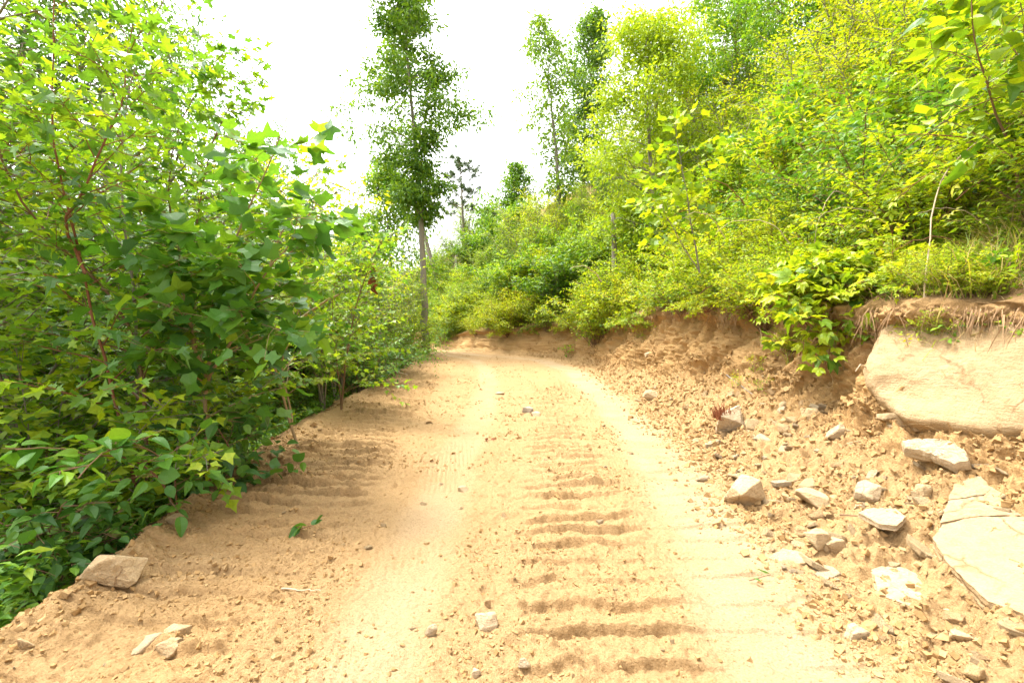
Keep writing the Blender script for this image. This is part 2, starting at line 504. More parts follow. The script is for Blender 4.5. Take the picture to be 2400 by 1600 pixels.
    hum = np.clip(hill * 0.6 + left * 0.75 + 0.22 * bank * smooth(c3 - 26, c3 - 4, j) , 0, 1)
    full = lambda a: np.broadcast_to(np.clip(a, 0, 1), X.shape)
    return P, dict(dust=full(dust), clay=full(clay), humus=full(hum)), (c0, c1, c2, c3)

GP, GA, (C0, C1, C2, C3) = build_terrain()
GX = np.maximum.accumulate(GP[..., 0], 1)

def grid_mesh(name, a, b, mat):
    Q = GP[:, a:b + 1]
    r, c = Q.shape[:2]
    idx = np.arange(r * c).reshape(r, c)
    q = np.stack([idx[:-1, :-1], idx[:-1, 1:], idx[1:, 1:], idx[1:, :-1]], -1).reshape(-1, 4)
    me = mesh_np(name, Q.reshape(-1, 3), q, np.full(len(q), 4), mat, True, {k: v[:, a:b + 1] for k, v in GA.items()})
    o = link(name, me)
    o['kind'] = 'structure'
    return o

grid_mesh('fill_slope', 0, C0, M['soil'])
grid_mesh('dirt_road', C0, C1, M['soil'])
grid_mesh('earth_bank', C1, C3, M['soil'])
grid_mesh('hillside', C3, GP.shape[1] - 1, M['soil'])

def ground_z(x, y):
    i = int(np.clip(np.searchsorted(ys, y), 1, len(ys) - 1))
    if ys[i] - y > y - ys[i - 1]: i -= 1
    return float(np.interp(x, GX[i], GP[i, :, 2]))

def on_ground(x, y, dz=0.0):
    return np.array([x, y, ground_z(x, y) + dz])

def cast(px, py, dz=0.0, lo=1.6, hi=60):
    """where the sight line through a pixel first meets the terrain"""
    for d in np.geomspace(lo, hi, 700):
        p = at(px, py, d)
        if ground_z(p[0], p[1]) >= p[2]:
            return np.array([p[0], p[1], p[2] + dz])
    return at(px, py, hi)

# the land beyond, out to the horizon
def far_land():
    m, nt, N, L, out = new_mat('distant_woodland')
    n = nnoise(nt, obj_coord(nt), 0.05, 6, 0.7)
    b = principled(nt, nmix(nt, n, (0.03, 0.07, 0.02), (0.08, 0.13, 0.03)), 0.95, 0.1)
    L.new(b.outputs[0], out.inputs[0])
    g = np.concatenate([-np.geomspace(3000, 30, 40), np.linspace(-25, 25, 11), np.geomspace(30, 3000, 40)])
    xx, yy = np.meshgrid(g, g)
    r = np.hypot(xx, yy)
    p = np.stack([xx, yy, 0 * xx], -1)
    zz = -14 + smooth(150, 700, r) * 26 * (fbm(p, 0.0035, 3, 3))
    p[..., 2] = zz
    k = len(g)
    idx = np.arange(k * k).reshape(k, k)
    q = np.stack([idx[:-1, :-1], idx[:-1, 1:], idx[1:, 1:], idx[1:, :-1]], -1).reshape(-1, 4)
    o = link('terrain', mesh_np('terrain', p.reshape(-1, 3), q, np.full(len(q), 4), m, True))
    o['kind'] = 'structure'
far_land()

# ------------------------------------------------------------------ tubes and leaves
class Tubes:
    def __init__(s): s.v, s.f, s.n = [], [], 0
    def add(s, pts, radii, sides=5):
        pts = np.asarray(pts, float)
        radii = np.broadcast_to(np.asarray(radii, float), (len(pts),))
        tang = unit(np.gradient(pts, axis=0))
        ref = np.where(np.abs(tang[:, 2:3]) > 0.9, np.array([[1.0, 0, 0]]), np.array([[0, 0, 1.0]]))
        a = unit(np.cross(tang, ref)); b = np.cross(tang, a)
        # keep the frame from flipping
        for i in range(1, len(pts)):
            a[i] = unit(a[i - 1] - tang[i] * np.dot(a[i - 1], tang[i])); b[i] = np.cross(tang[i], a[i])
        ang = np.linspace(0, 2 * math.pi, sides, endpoint=False)
        ring = pts[:, None] + radii[:, None, None] * (np.cos(ang)[None, :, None] * a[:, None] + np.sin(ang)[None, :, None] * b[:, None])
        k = len(pts)
        idx = np.arange(k * sides).reshape(k, sides) + s.n
        nx = np.roll(idx, -1, 1)
        q = np.stack([idx[:-1], nx[:-1], nx[1:], idx[1:]], -1).reshape(-1, 4)
        s.v.append(ring.reshape(-1, 3)); s.f.append(q); s.n += k * sides
        return s
    def mesh(s, name, mat):
        v = np.concatenate(s.v); q = np.concatenate(s.f)
        return mesh_np(name, v, q, np.full(len(q), 4), mat, True)

def grow(r, p, d, length, n, bend=(0, 0, 0), wig=0.08):
    pts = [np.array(p, float)]
    d = unit(d); st = length / n
    for _ in range(n):
        d = unit(d + np.asarray(bend) * st + r.normal(0, wig, 3))
        pts.append(pts[-1] + d * st)
    return np.array(pts)

def along(pts, t):
    """point and direction a fraction t along a polyline"""
    k = t * (len(pts) - 1)
    i = min(int(k), len(pts) - 2)
    f = k - i
    return pts[i] * (1 - f) + pts[i + 1] * f, unit(pts[i + 1] - pts[i])

def outline_leaf(out, cup=0.10, droop=0.12, mid=0.45):
    """blade from half an outline [(x,y)...] tip last; folded on the midrib, drooping to the tip"""
    right = list(out)
    left = [(-x, y) for x, y in reversed(out[:-1])]
    ring = right + left
    v = [(0, mid, 0.0)] + [(x, y, 0.0) for x, y in ring]
    v = np.array(v, float)
    v[:, 2] = cup * np.abs(v[:, 0]) - droop * v[:, 1] ** 2
    k = len(ring)
    f = [(0, 1 + i, 1 + (i + 1) % k) for i in range(k)]
    return v, np.array(f)

LEAF = {
    'maple': outline_leaf([(0.02, 0.0), (0.16, -0.06), (0.36, 0.02), (0.24, 0.16), (0.58, 0.50), (0.30, 0.42), (0.17, 0.48), (0.21, 0.72), (0.08, 0.74), (0.0, 1.05)], 0.22, 0.25),
    'tulip': outline_leaf([(0.02, 0.0), (0.26, 0.0), (0.46, 0.22), (0.34, 0.40), (0.30, 0.52), (0.44, 0.82), (0.22, 0.80), (0.0, 0.72)], 0.14, 0.14),
    'hazel': outline_leaf([(0.02, 0.0), (0.20, 0.06), (0.32, 0.24), (0.34, 0.42), (0.27, 0.62), (0.15, 0.80), (0.0, 1.0)], 0.16, 0.22),
    'ovate': (np.array([(0, 0, 0), (0.22, 0.38, 0.06), (0, 0.45, -0.02), (-0.22, 0.38, 0.06), (0, 1.0, -0.16)], float), np.array([(0, 1, 2), (0, 2, 3), (2, 1, 4), (2, 4, 3)])),
    'lance': (np.array([(0, 0, 0), (0.12, 0.40, 0.04), (0, 0.45, -0.02), (-0.12, 0.40, 0.04), (0, 1.0, -0.22)], float), np.array([(0, 1, 2), (0, 2, 3), (2, 1, 4), (2, 4, 3)])),
    'small': (np.array([(0, 0, 0), (0.30, 0.5, 0.08), (0, 1.0, -0.05), (-0.30, 0.5, 0.08)], float), np.array([(0, 1, 2), (0, 2, 3)])),
    'star': (np.array([(0, 0, 0), (0.45, 0.35, 0.08), (0.20, 0.55, 0.0), (0, 1.0, -0.15), (-0.20, 0.55, 0.0), (-0.45, 0.35, 0.08)], float), np.array([(0, 1, 2), (0, 2, 4), (2, 3, 4), (0, 4, 5)])),
}
def trio(base, spread=0.9):
    """three leaflets on one stalk, as a bramble has"""
    v0, f0 = LEAF[base]
    vs, fs, n = [], [], 0
    for a, off in ((0, 0.42), (spread, 0.36), (-spread, 0.36)):
        v = v0 * 0.62
        c, s = math.cos(a), math.sin(a)
        w = np.stack([v[:, 0] * c + v[:, 1] * s, -v[:, 0] * s + v[:, 1] * c, v[:, 2]], -1)
        w[:, 1] += off * 0.5 + 0.1 * (a == 0)
        vs.append(w); fs.append(f0 + n); n += len(v)
    return np.concatenate(vs), np.concatenate(fs)
LEAF['bramble'] = trio('ovate')
LEAF['bramble_fine'] = trio('hazel')

class Leaves:
    """leaf positions, directions, normals, sizes, tints"""
    def __init__(s): s.p, s.d, s.n, s.s, s.t = [], [], [], [], []
    def add(s, p, d, n, size, tint): s.p.append(p); s.d.append(d); s.n.append(n); s.s.append(size); s.t.append(tint)
    def extend(s, p, d, n, size, tint):
        s.p.extend(p); s.d.extend(d); s.n.extend(n); s.s.extend(size); s.t.extend(tint)
    def frames(s):
        y = unit(np.array(s.d)); z = np.array(s.n)
        z = unit(z - y * (z * y).sum(-1, keepdims=True)); x = np.cross(y, z)
        return x, y, z, np.array(s.p), np.array(s.s)
    def mesh(s, name, shape, mat, sel=None):
        x, y, z, p, sz = s.frames(); t = np.array(s.t)
        if sel is not None: x, y, z, p, sz, t = [a[sel] for a in (x, y, z, p, sz, t)]
        V, Fc = LEAF[shape]
        k = len(p)
        w = p[:, None] + sz[:, None, None] * (V[None, :, 0:1] * x[:, None] + V[None, :, 1:2] * y[:, None] + V[None, :, 2:3] * z[:, None])
        f = Fc[None] + (np.arange(k) * len(V))[:, None, None]
        return mesh_np(name, w.reshape(-1, 3), f, np.full(k * len(Fc), 3), mat, False, {'tint': np.repeat(t, len(V))})
    def __len__(s): return len(s.p)

UP = np.array([0, 0, 1.0])
def twig_leaves(r, L, pts, size, gap, tint=0.4, tvar=0.25, t0=0.15, face=0.35, droop=0.15, start=0):
    """leaves on alternate sides of a twig, blades turned to the sky"""
    length = np.linalg.norm(np.diff(pts, axis=0), axis=1).sum()
    n = max(1, int(length * (1 - t0) / gap))
    sgn = 1 if r.random() < 0.5 else -1
    for i in range(n + 1):
        t = t0 + (1 - t0) * i / n
        p, d = along(pts, min(t, 0.999))
        side = unit(np.cross(d, UP) + 1e-3) * sgn
        sgn = -sgn
        if i == n: side = side * 0.15
        ld = unit(d * 0.55 + side * 0.85 + UP * (-droop + r.normal(0, 0.25)) + r.normal(0, 0.2, 3))
        nn = unit(UP * 1.0 + r.normal(0, face * 1.35, 3))
        sz = size * r.uniform(0.65, 1.15)
        L.add(p + ld * sz * 0.25, ld, nn, sz, float(np.clip(tint + r.normal(0, tvar) * 0.85, 0, 1)))

LEAFMESH = {}
def leaf_mesh(shape, mat, k):
    key = (shape, mat, k)
    if key not in LEAFMESH:
        V, Fc = LEAF[shape]
        V = V.copy()
        rr = np.random.default_rng(k + 5)
        V[:, 0] *= 1 + 0.15 * rr.normal()
        V[:, 2] += 0.30 * rr.normal() * V[:, 1] ** 2 + 0.25 * rr.normal() * V[:, 0] * V[:, 1] + 0.35 * abs(rr.normal()) * np.abs(V[:, 0])
        LEAFMESH[key] = mesh_np('leaf', V, Fc, np.full(len(Fc), 3), M[mat], False, {'tint': np.full(len(V), 0.05 + 0.62 * rr.random())})
    return LEAFMESH[key]

def place_leaves(root, L, shape, mat, limit, stuff_name='foliage'):
    """the leaves that show largest from the road are objects; the rest are one part"""
    x, y, z, p, sz = L.frames()
    base = np.array(root.location)
    w = p + base
    dist = np.linalg.norm(w - np.array([0, 0, EYE]), axis=1)
    ax = np.abs(w[:, 0] / np.maximum(w[:, 1], 0.1)); az = np.abs((w[:, 2] - EYE) / np.maximum(w[:, 1], 0.1))
    seen = (ax < 1.1) & (az < 0.74) & (w[:, 1] > 0.5)
    score = np.where(seen, sz / dist, -1.0)
    order = np.argsort(-score)
    pick = [i for i in order[:limit] if score[i] > 0]
    for i in pick:
        o = bpy.data.objects.new('leaf', leaf_mesh(shape, mat, int(rng.integers(0, 9))))
        COL.objects.link(o)
        o.parent = root
        s = sz[i]
        o.matrix_local = Matrix(((x[i][0] * s, y[i][0] * s, z[i][0] * s, p[i][0]), (x[i][1] * s, y[i][1] * s, z[i][1] * s, p[i][1]),
                                 (x[i][2] * s, y[i][2] * s, z[i][2] * s, p[i][2]), (0, 0, 0, 1)))
    rest = np.setdiff1d(np.arange(len(p)), np.array(pick, int))
    if len(rest):
        o = link(stuff_name, L.mesh(stuff_name, shape, M[mat], rest), root)
        o['kind'] = 'stuff'

# ------------------------------------------------------------------ saplings whose leaves can be picked apart
def sapling(name, label, cat, stems, leaf, mat, bark, leaf_size, gap, r0=0.02, blen=1.2, nb=12, seed=1, limit=200, tint=0.35, group=None,
            t_start=0.2, up=0.5, sub=4, dense_bend=(0, 0, 0.0), lean=None):
    """stems: polylines in world space, base first. Each stem: trunk mesh; each limb with its twigs: a branch"""
    r = np.random.default_rng(seed)
    base = np.array(stems[0][0], float)
    root = empty(name, base)
    tag(root, label, cat, group)
    L = Leaves()
    for si, st in enumerate(stems):
        st = np.array(st, float) - base
        # smooth the given polyline
        tt = np.linspace(0, 1, 14)
        seg = np.concatenate([[0], np.cumsum(np.linalg.norm(np.diff(st, axis=0), axis=1))]); seg /= seg[-1]
        pts = np.stack([np.interp(tt, seg, st[:, k]) for k in range(3)], -1)
        pts[1:-1] = (pts[:-2] + 2 * pts[1:-1] + pts[2:]) / 4
        pts[1:] += np.cumsum(r.normal(0, 0.012, (13, 3)), 0)
        rr = r0 * (0.8 if si else 1.0) * (1 - 0.8 * tt)
        link('trunk', Tubes().add(pts, np.maximum(rr, 0.004), 7).mesh('trunk', M[bark]), root)
        twig_leaves(r, L, pts[9:], leaf_size, gap * 1.2, tint, t0=0.3)
        H = np.linalg.norm(pts[-1] - pts[0])
        az = r.uniform(0, 6.28)
        for b in range(nb):
            t = t_start + (0.97 - t_start) * (b + r.uniform(0, 0.6)) / nb
            p, d = along(pts, t)
            az += 2.4 + r.normal(0, 0.3)
            out = np.array([math.cos(az), math.sin(az), 0])
            if lean is not None: out = unit(out + np.asarray(lean) * 0.6)
            bl = blen * (1.0 - 0.65 * t) * r.uniform(0.7, 1.25)
            bp = grow(r, p, out + UP * up + d * 0.25, bl, 6, np.array([0, 0, -0.25]) + np.asarray(dense_bend), 0.10)
            T = Tubes()
            br = np.interp(t, tt, rr) * 0.55
            T.add(bp, np.linspace(max(br, 0.004), 0.002, len(bp)), 5)
            twig_leaves(r, L, bp, leaf_size, gap, tint + 0.15 * t, t0=0.3)
            for k in range(sub):
                q, dd = along(bp, r.uniform(0.25, 0.9))
                sd = unit(np.cross(dd, UP)) * (1 if k % 2 else -1)
                tw = grow(r, q, dd * 0.6 + sd * 0.8 + UP * r.normal(0.05, 0.25), bl * r.uniform(0.25, 0.55), 4, (0, 0, -0.3), 0.08)
                T.add(tw, np.linspace(0.0035, 0.0015, len(tw)), 4)
                twig_leaves(r, L, tw, leaf_size, gap, tint + 0.15 * t, t0=0.15)
            link('branch', T.mesh('branch', M[bark]), root)
    place_leaves(root, L, leaf, mat, limit)
    return root

def stem_px(*pts):
    return [at(*p) for p in pts]

sapling('maple_sapling', 'leaning maple sapling at the far left whose bent dark stem leaves the frame', 'sapling',
        [stem_px((345, 1150, 5.0), (330, 800, 4.9), (215, 640, 4.7), (95, 545, 4.5), (35, 450, 4.3), (-20, 250, 4.1), (-30, 60, 4.0))],
        'maple', 'leaf_maple', 'bark_brown', 0.125, 0.085, 0.021, 1.25, 22, 11, 230, 0.38)
sapling('maple_sapling', 'upright maple sapling with a reddish stem that forks low near the left edge', 'sapling',
        [stem_px((330, 1200, 4.7), (220, 760, 4.5), (150, 500, 4.3), (108, 300, 4.2), (118, 150, 4.2), (128, -60, 4.3)),
         stem_px((200, 640, 4.4), (150, 505, 4.3), (195, 470, 4.25), (205, 420, 4.2), (300, 250, 4.2), (330, 60, 4.3))],
        'maple', 'leaf_maple', 'bark_red', 0.125, 0.085, 0.017, 1.15, 20, 12, 240, 0.45)
sapling('maple_sapling', 'slim grey stemmed maple sapling standing behind the red stemmed one', 'sapling',
        [stem_px((330, 1100, 6.2), (305, 650, 6.0), (268, 450, 5.8), (265, 250, 5.7), (330, 60, 5.6), (400, -60, 5.6))],
        'maple', 'leaf_maple', 'bark_grey', 0.125, 0.09, 0.024, 1.5, 22, 13, 200, 0.42)
sapling('maple_sapling', 'maple sapling with bare upright twigs whose top stands against the white sky', 'sapling',
        [stem_px((520, 1080, 7.0), (440, 700, 6.6), (388, 430, 6.4), (430, 260, 6.4), (510, 150, 6.4), (560, 80, 6.4)),
         stem_px((440, 700, 6.6), (470, 480, 6.6), (505, 330, 6.6), (560, 210, 6.6), (600, 165, 6.6))],
        'maple', 'leaf_maple', 'bark_brown', 0.14, 0.085, 0.020, 1.2, 24, 14, 220, 0.45)
sapling('tulip_tree_sapling', 'tulip tree sapling with a pale forked trunk and large four lobed leaves beside the road', 'sapling',
        [stem_px((492, 1130, 5.4), (488, 985, 5.35), (487, 880, 5.3), (505, 700, 5.2), (560, 520, 5.1), (625, 400, 5.0), (655, 290, 4.9)),
         stem_px((487, 890, 5.3), (520, 840, 5.2), (590, 700, 5.0), (690, 560, 4.9), (745, 480, 4.8)),
         stem_px((487, 895, 5.3), (450, 800, 5.2), (430, 640, 5.0), (450, 520, 4.9))],
        'tulip', 'leaf_tulip', 'bark_pale', 0.205, 0.10, 0.024, 1.05, 17, 15, 295, 0.42, up=0.25, sub=4, t_start=0.16)
sapling('young_tree', 'thin leaning young tree with two bare lower stems at the road edge', 'sapling',
        [stem_px((698, 1045, 6.7), (678, 985, 6.7), (650, 905, 6.6), (610, 720, 6.5), (640, 560, 6.4), (720, 440, 6.3), (760, 350, 6.3)),
         stem_px((685, 1010, 6.7), (684, 950, 6.7), (655, 880, 6.8), (700, 720, 6.8), (770, 600, 6.8))],
        'maple', 'leaf_maple', 'bark_pale', 0.125, 0.09, 0.020, 1.0, 18, 16, 200, 0.48, t_start=0.18)
sapling('hazel_bush', 'low hazel bush with pale serrated leaves held out over the left road edge', 'bush',
        [stem_px((420, 1230, 4.3), (400, 1120, 4.0), (300, 1070, 3.7), (180, 1040, 3.45), (60, 1040, 3.3)),
         stem_px((420, 1235, 4.3), (420, 1080, 4.1), (350, 1010, 3.8), (260, 1040, 3.5), (215, 1090, 3.3))],
        'hazel', 'leaf_tulip', 'bark_brown', 0.145, 0.085, 0.012, 0.5, 8, 17, 130, 0.55, sub=2, up=0.1)
sapling('dogwood_bush', 'dark leafy bush under the tulip tree sapling at the edge of the fill', 'bush',
        [stem_px((560, 1190, 5.3), (540, 1080, 5.2), (500, 1010, 5.0), (420, 930, 4.9)), stem_px((562, 1190, 5.3), (560, 1060, 5.5), (585, 980, 5.6)),
         stem_px((556, 1190, 5.3), (470, 1100, 4.9), (390, 1040, 4.7))],
        'hazel', 'leaf_deep', 'bark_brown', 0.15, 0.09, 0.012, 0.75, 9, 18, 200, 0.5, sub=3, up=0.15)
sapling('dogwood_bush', 'broad low bush with round dark leaves in the bottom left corner', 'bush',
        [stem_px((120, 1400, 3.6), (80, 1280, 3.5), (20, 1200, 3.4)), stem_px((125, 1400, 3.6), (190, 1290, 3.55), (260, 1230, 3.6)),
         stem_px((120, 1400, 3.6), (110, 1260, 3.5), (150, 1170, 3.4))],
        'hazel', 'leaf_deep', 'bark_brown', 0.115, 0.07, 0.010, 0.65, 9, 19, 220, 0.65, sub=3, up=0.15)
sapling('leaning_sapling', 'yellowing sapling drooping withered leaves over the road edge before the tall tree', 'sapling',
        [stem_px((800, 960, 9.5), (810, 840, 9.4), (840, 700, 9.2), (870, 600, 9.0), (900, 540, 8.9), (930, 560, 8.8)),
         stem_px((800, 960, 9.5), (780, 760, 9.4), (790, 640, 9.3), (830, 560, 9.2))],
        'maple', 'leaf_maple', 'bark_brown', 0.14, 0.09, 0.020, 1.4, 24, 20, 220, 0.5, t_start=0.08)

# ------------------------------------------------------------------ shrubs and small trees: prototypes, then copies
def build_shrub(name, cat, seed, leaf, mat, bark, h, spread, stems, leaf_size, gap, twigs, tint=0.4, tvar=0.3, arch=-0.25, upright=1.0, limb_r=0.014):
    r = np.random.default_rng(seed)
    root = empty(name)
    root['category'] = cat
    T, L = Tubes(), Leaves()
    for s in range(stems):
        az = s * 2.4 + r.normal(0, 0.4)
        tilt = spread * math.sqrt((s + 0.5) / stems)
        d = np.array([math.cos(az) * tilt, math.sin(az) * tilt, upright])
        ln = h * r.uniform(0.75, 1.15) * (1 + 0.15 * tilt)
        pts = grow(r, (math.cos(az) * 0.06 * tilt, math.sin(az) * 0.06 * tilt, -0.1), d, ln, 9, (0, 0, arch), 0.07)
        T.add(pts, np.linspace(limb_r, 0.003, len(pts)), 5)
        twig_leaves(r, L, pts[5:], leaf_size, gap, tint + 0.2, tvar, 0.0)
        for k in range(twigs):
            t = 0.22 + 0.75 * (k + r.random()) / twigs
            q, dd = along(pts, min(t, 0.99))
            o = unit(r.normal(0, 1, 3) * np.array([1, 1, 0.35]))
            tl = ln * r.uniform(0.16, 0.36) * (1.15 - 0.6 * t)
            tw = grow(r, q, dd * 0.45 + o + UP * 0.12, tl, 5, (0, 0, arch * 1.2), 0.08)
            T.add(tw, np.linspace(limb_r * 0.35, 0.002, len(tw)), 3)
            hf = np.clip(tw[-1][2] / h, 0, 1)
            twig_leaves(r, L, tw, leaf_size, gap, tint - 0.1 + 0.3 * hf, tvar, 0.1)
    link('stem', T.mesh('stem', M[bark]), root)
    o = link('crown', L.mesh('crown', leaf, M[mat]), root)
    return root, len(L)

PROTO = {}
def proto(key, *a, **k):
    PROTO[key], n = build_shrub(*a, **k)

proto('bramble1', 'bramble_bush', 'bush', 101, 'bramble', 'leaf_yellow', 'bark_red', 1.5, 1.1, 15, 0.18, 0.065, 14, tint=0.42, arch=-0.75)
proto('bramble2', 'bramble_bush', 'bush', 102, 'bramble', 'leaf_yellow', 'bark_red', 1.7, 1.3, 16, 0.17, 0.065, 14, tint=0.36, arch=-0.7)
proto('shrubA', 'leafy_shrub', 'shrub', 103, 'ovate', 'leaf_yellow', 'bark_brown', 2.3, 0.9, 17, 0.14, 0.05, 19, tint=0.32)
proto('shrubB', 'leafy_shrub', 'shrub', 104, 'ovate', 'leaf_mid', 'bark_brown', 2.4, 0.85, 17, 0.13, 0.046, 19, tint=0.45)
proto('shrubC', 'broad_shrub', 'shrub', 105, 'star', 'leaf_mid', 'bark_grey', 2.8, 0.8, 17, 0.165, 0.058, 19, tint=0.5)
proto('shrubD', 'narrow_leaved_shrub', 'shrub', 106, 'lance', 'leaf_yellow', 'bark_brown', 2.4, 0.62, 17, 0.20, 0.052, 16, tint=0.35, arch=-0.12)
proto('shrubE', 'leafy_shrub', 'shrub', 107, 'small', 'leaf_yellow', 'bark_brown', 1.5, 1.1, 18, 0.09, 0.032, 18, tint=0.40)
proto('shrubF', 'rusty_shrub', 'shrub', 108, 'small', 'leaf_rust', 'bark_brown', 1.0, 0.9, 9, 0.08, 0.05, 10, tint=0.5)
proto('shrubG', 'dark_shrub', 'shrub', 109, 'ovate', 'leaf_deep', 'bark_brown', 2.2, 0.95, 16, 0.13, 0.05, 17, tint=0.5)
proto('herb', 'leafy_weed', 'plant', 110, 'ovate', 'leaf_yellow', 'bark_pale', 0.55, 0.7, 7, 0.085, 0.04, 5, tint=0.45, limb_r=0.005)
proto('herbD', 'leafy_weed', 'plant', 111, 'hazel', 'leaf_mid', 'bark_pale', 0.6, 0.9, 7, 0.10, 0.05, 5, tint=0.5, limb_r=0.005)
proto('mapleB', 'maple_sapling', 'sapling', 112, 'maple', 'leaf_maple', 'bark_grey', 4.6, 0.30, 5, 0.14, 0.085, 26, tint=0.35, arch=-0.03, limb_r=0.035)
proto('mapleC', 'maple_sapling', 'sapling', 113, 'star', 'leaf_maple', 'bark_grey', 5.4, 0.26, 5, 0.15, 0.075, 32, tint=0.32, arch=-0.02, limb_r=0.04)
proto('treeletA', 'small_tree', 'tree', 114, 'ovate', 'leaf_yellow', 'bark_grey', 5.6, 0.42, 8, 0.155, 0.055, 42, tint=0.34, arch=-0.03, limb_r=0.05)
proto('treeletB', 'small_tree', 'tree', 115, 'ovate', 'leaf_mid', 'bark_grey', 6.2, 0.38, 8, 0.155, 0.055, 44, tint=0.5, arch=-0.02, limb_r=0.05)

USED = set()
def plant(key, x, y, s, label, group, rz=None, dz=0.0, z=None, sxy=1.0):
    zz = ground_z(x, y) + dz if z is None else z
    rz = random.uniform(0, 6.28) if rz is None else rz
    sc = (s * sxy, s * sxy, s)
    src = PROTO[key]
    if key not in USED:
        USED.add(key)
        src.location = (x, y, zz); src.rotation_euler = (0, 0, rz); src.scale = sc
        src['label'] = label; src['group'] = group
        return src
    return dup(src, (x, y, zz), rz, sc, label, group)

def hill_point(d, run):
    x = float(fTX(d)) + run
    return x, d

rr = np.random.default_rng(77)
# the edge of the bank: low sprawling growth that hangs over the lip
d = 5.1
while d < 36:
    k = rr.choice(['bramble1', 'shrubE', 'shrubE', 'bramble2', 'shrubA'])
    x, y = hill_point(d, rr.uniform(0.05, 0.5))
    s = {'bramble1': 0.62, 'bramble2': 0.6, 'shrubE': 0.85, 'shrubA': 0.5}[k] * rr.uniform(0.75, 1.15)
    if 5.0 < d < 6.4: s *= 0.45
    hang = rr.random() < (0.4 if d < 15 else 0.6) and d > 6.6
    if hang: x -= 0.42
    plant(k, x, y, s, {'bramble1': 'yellow green bramble bush hanging over the lip of the earth bank', 'bramble2': 'yellow green bramble bush hanging over the lip of the earth bank',
                       'shrubE': 'small leaved yellow green shrub on the lip of the earth bank', 'shrubA': 'low yellow green shrub with oval leaves on the lip of the earth bank'}[k],
          'low bushes along the lip of the earth bank', dz=0, z=(float(fTZ(d)) - (0.15 if d < 15 else 0.4)) if hang else None)
    d += 0.40 + 0.022 * d * rr.uniform(0.6, 1.2)
for i in range(26):
    d = rr.uniform(4.1, 8.0)
    x, y = hill_point(d, rr.uniform(-0.10, 0.55))
    k = str(rr.choice(['herb', 'herb', 'herbD', 'shrubE']))
    plant(k, x, y, rr.uniform(0.4, 0.85) * (0.4 if k == 'shrubE' else 1), {'herb': 'small oval leaved weed', 'herbD': 'small broad leaved weed', 'shrubE': 'small leaved yellow green shrub'}[k], 'low bushes along the lip of the earth bank')
# the hillside: bands of shrubs, larger further up
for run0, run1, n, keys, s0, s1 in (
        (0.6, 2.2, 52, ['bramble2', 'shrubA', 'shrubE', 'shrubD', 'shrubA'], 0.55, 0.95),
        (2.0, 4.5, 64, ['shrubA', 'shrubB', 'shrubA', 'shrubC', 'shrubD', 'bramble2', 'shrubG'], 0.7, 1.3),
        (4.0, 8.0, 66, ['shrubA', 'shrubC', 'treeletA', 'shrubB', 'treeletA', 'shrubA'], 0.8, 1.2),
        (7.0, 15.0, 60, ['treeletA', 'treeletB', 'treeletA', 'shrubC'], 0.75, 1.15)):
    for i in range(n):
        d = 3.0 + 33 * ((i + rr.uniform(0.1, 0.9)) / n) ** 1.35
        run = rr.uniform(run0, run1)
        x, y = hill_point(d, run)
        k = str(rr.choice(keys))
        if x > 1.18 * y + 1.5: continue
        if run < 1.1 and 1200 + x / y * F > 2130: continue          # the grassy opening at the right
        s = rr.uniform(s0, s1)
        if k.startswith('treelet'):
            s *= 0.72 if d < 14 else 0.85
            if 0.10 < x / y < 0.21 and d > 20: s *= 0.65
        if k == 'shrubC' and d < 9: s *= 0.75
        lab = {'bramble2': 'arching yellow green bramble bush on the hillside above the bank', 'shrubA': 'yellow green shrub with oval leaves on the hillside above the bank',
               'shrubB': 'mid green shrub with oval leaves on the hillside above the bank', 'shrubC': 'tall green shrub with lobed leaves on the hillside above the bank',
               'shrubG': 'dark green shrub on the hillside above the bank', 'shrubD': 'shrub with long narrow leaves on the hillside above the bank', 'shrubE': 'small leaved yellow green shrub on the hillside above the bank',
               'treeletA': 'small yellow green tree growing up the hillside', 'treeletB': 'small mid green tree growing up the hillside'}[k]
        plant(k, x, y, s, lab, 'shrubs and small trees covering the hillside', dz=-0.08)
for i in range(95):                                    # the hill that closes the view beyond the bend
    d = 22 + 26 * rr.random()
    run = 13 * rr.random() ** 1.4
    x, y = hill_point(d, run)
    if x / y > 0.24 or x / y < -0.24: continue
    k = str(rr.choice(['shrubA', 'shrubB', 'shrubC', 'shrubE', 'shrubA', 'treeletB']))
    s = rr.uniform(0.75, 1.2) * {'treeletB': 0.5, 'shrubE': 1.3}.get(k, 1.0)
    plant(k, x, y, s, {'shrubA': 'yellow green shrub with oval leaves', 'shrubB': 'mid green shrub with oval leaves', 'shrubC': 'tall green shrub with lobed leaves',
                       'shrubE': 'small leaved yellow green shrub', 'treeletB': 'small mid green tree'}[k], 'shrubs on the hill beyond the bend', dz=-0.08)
for px, d, k, s in ((1420, 18.6, 'shrubA', 1.15), (1448, 18.9, 'shrubA', 1.1), (1475, 18.4, 'shrubA', 1.1), (1395, 19.4, 'shrubA', 1.2), (1050, 37, 'shrubB', 1.2), (1075, 40, 'shrubA', 1.3), (1030, 42, 'shrubC', 1.2), (1100, 38, 'shrubA', 1.2), (1060, 46, 'treeletB', 0.7),
                     (1120, 42, 'shrubC', 1.2), (1010, 48, 'treeletB', 0.8), (1085, 50, 'treeletB', 0.8), (1040, 33, 'shrubB', 0.9), (1015, 36, 'shrubA', 0.9)):
    x = (px - 1200) / F * d
    plant(k, x, d, s, {'shrubA': 'yellow green shrub with oval leaves', 'shrubB': 'mid green shrub with oval leaves', 'shrubC': 'tall green shrub with lobed leaves',
                       'shrubE': 'small leaved yellow green shrub', 'treeletB': 'small mid green tree'}[k], 'shrubs on the hill beyond the bend', dz=-0.08)
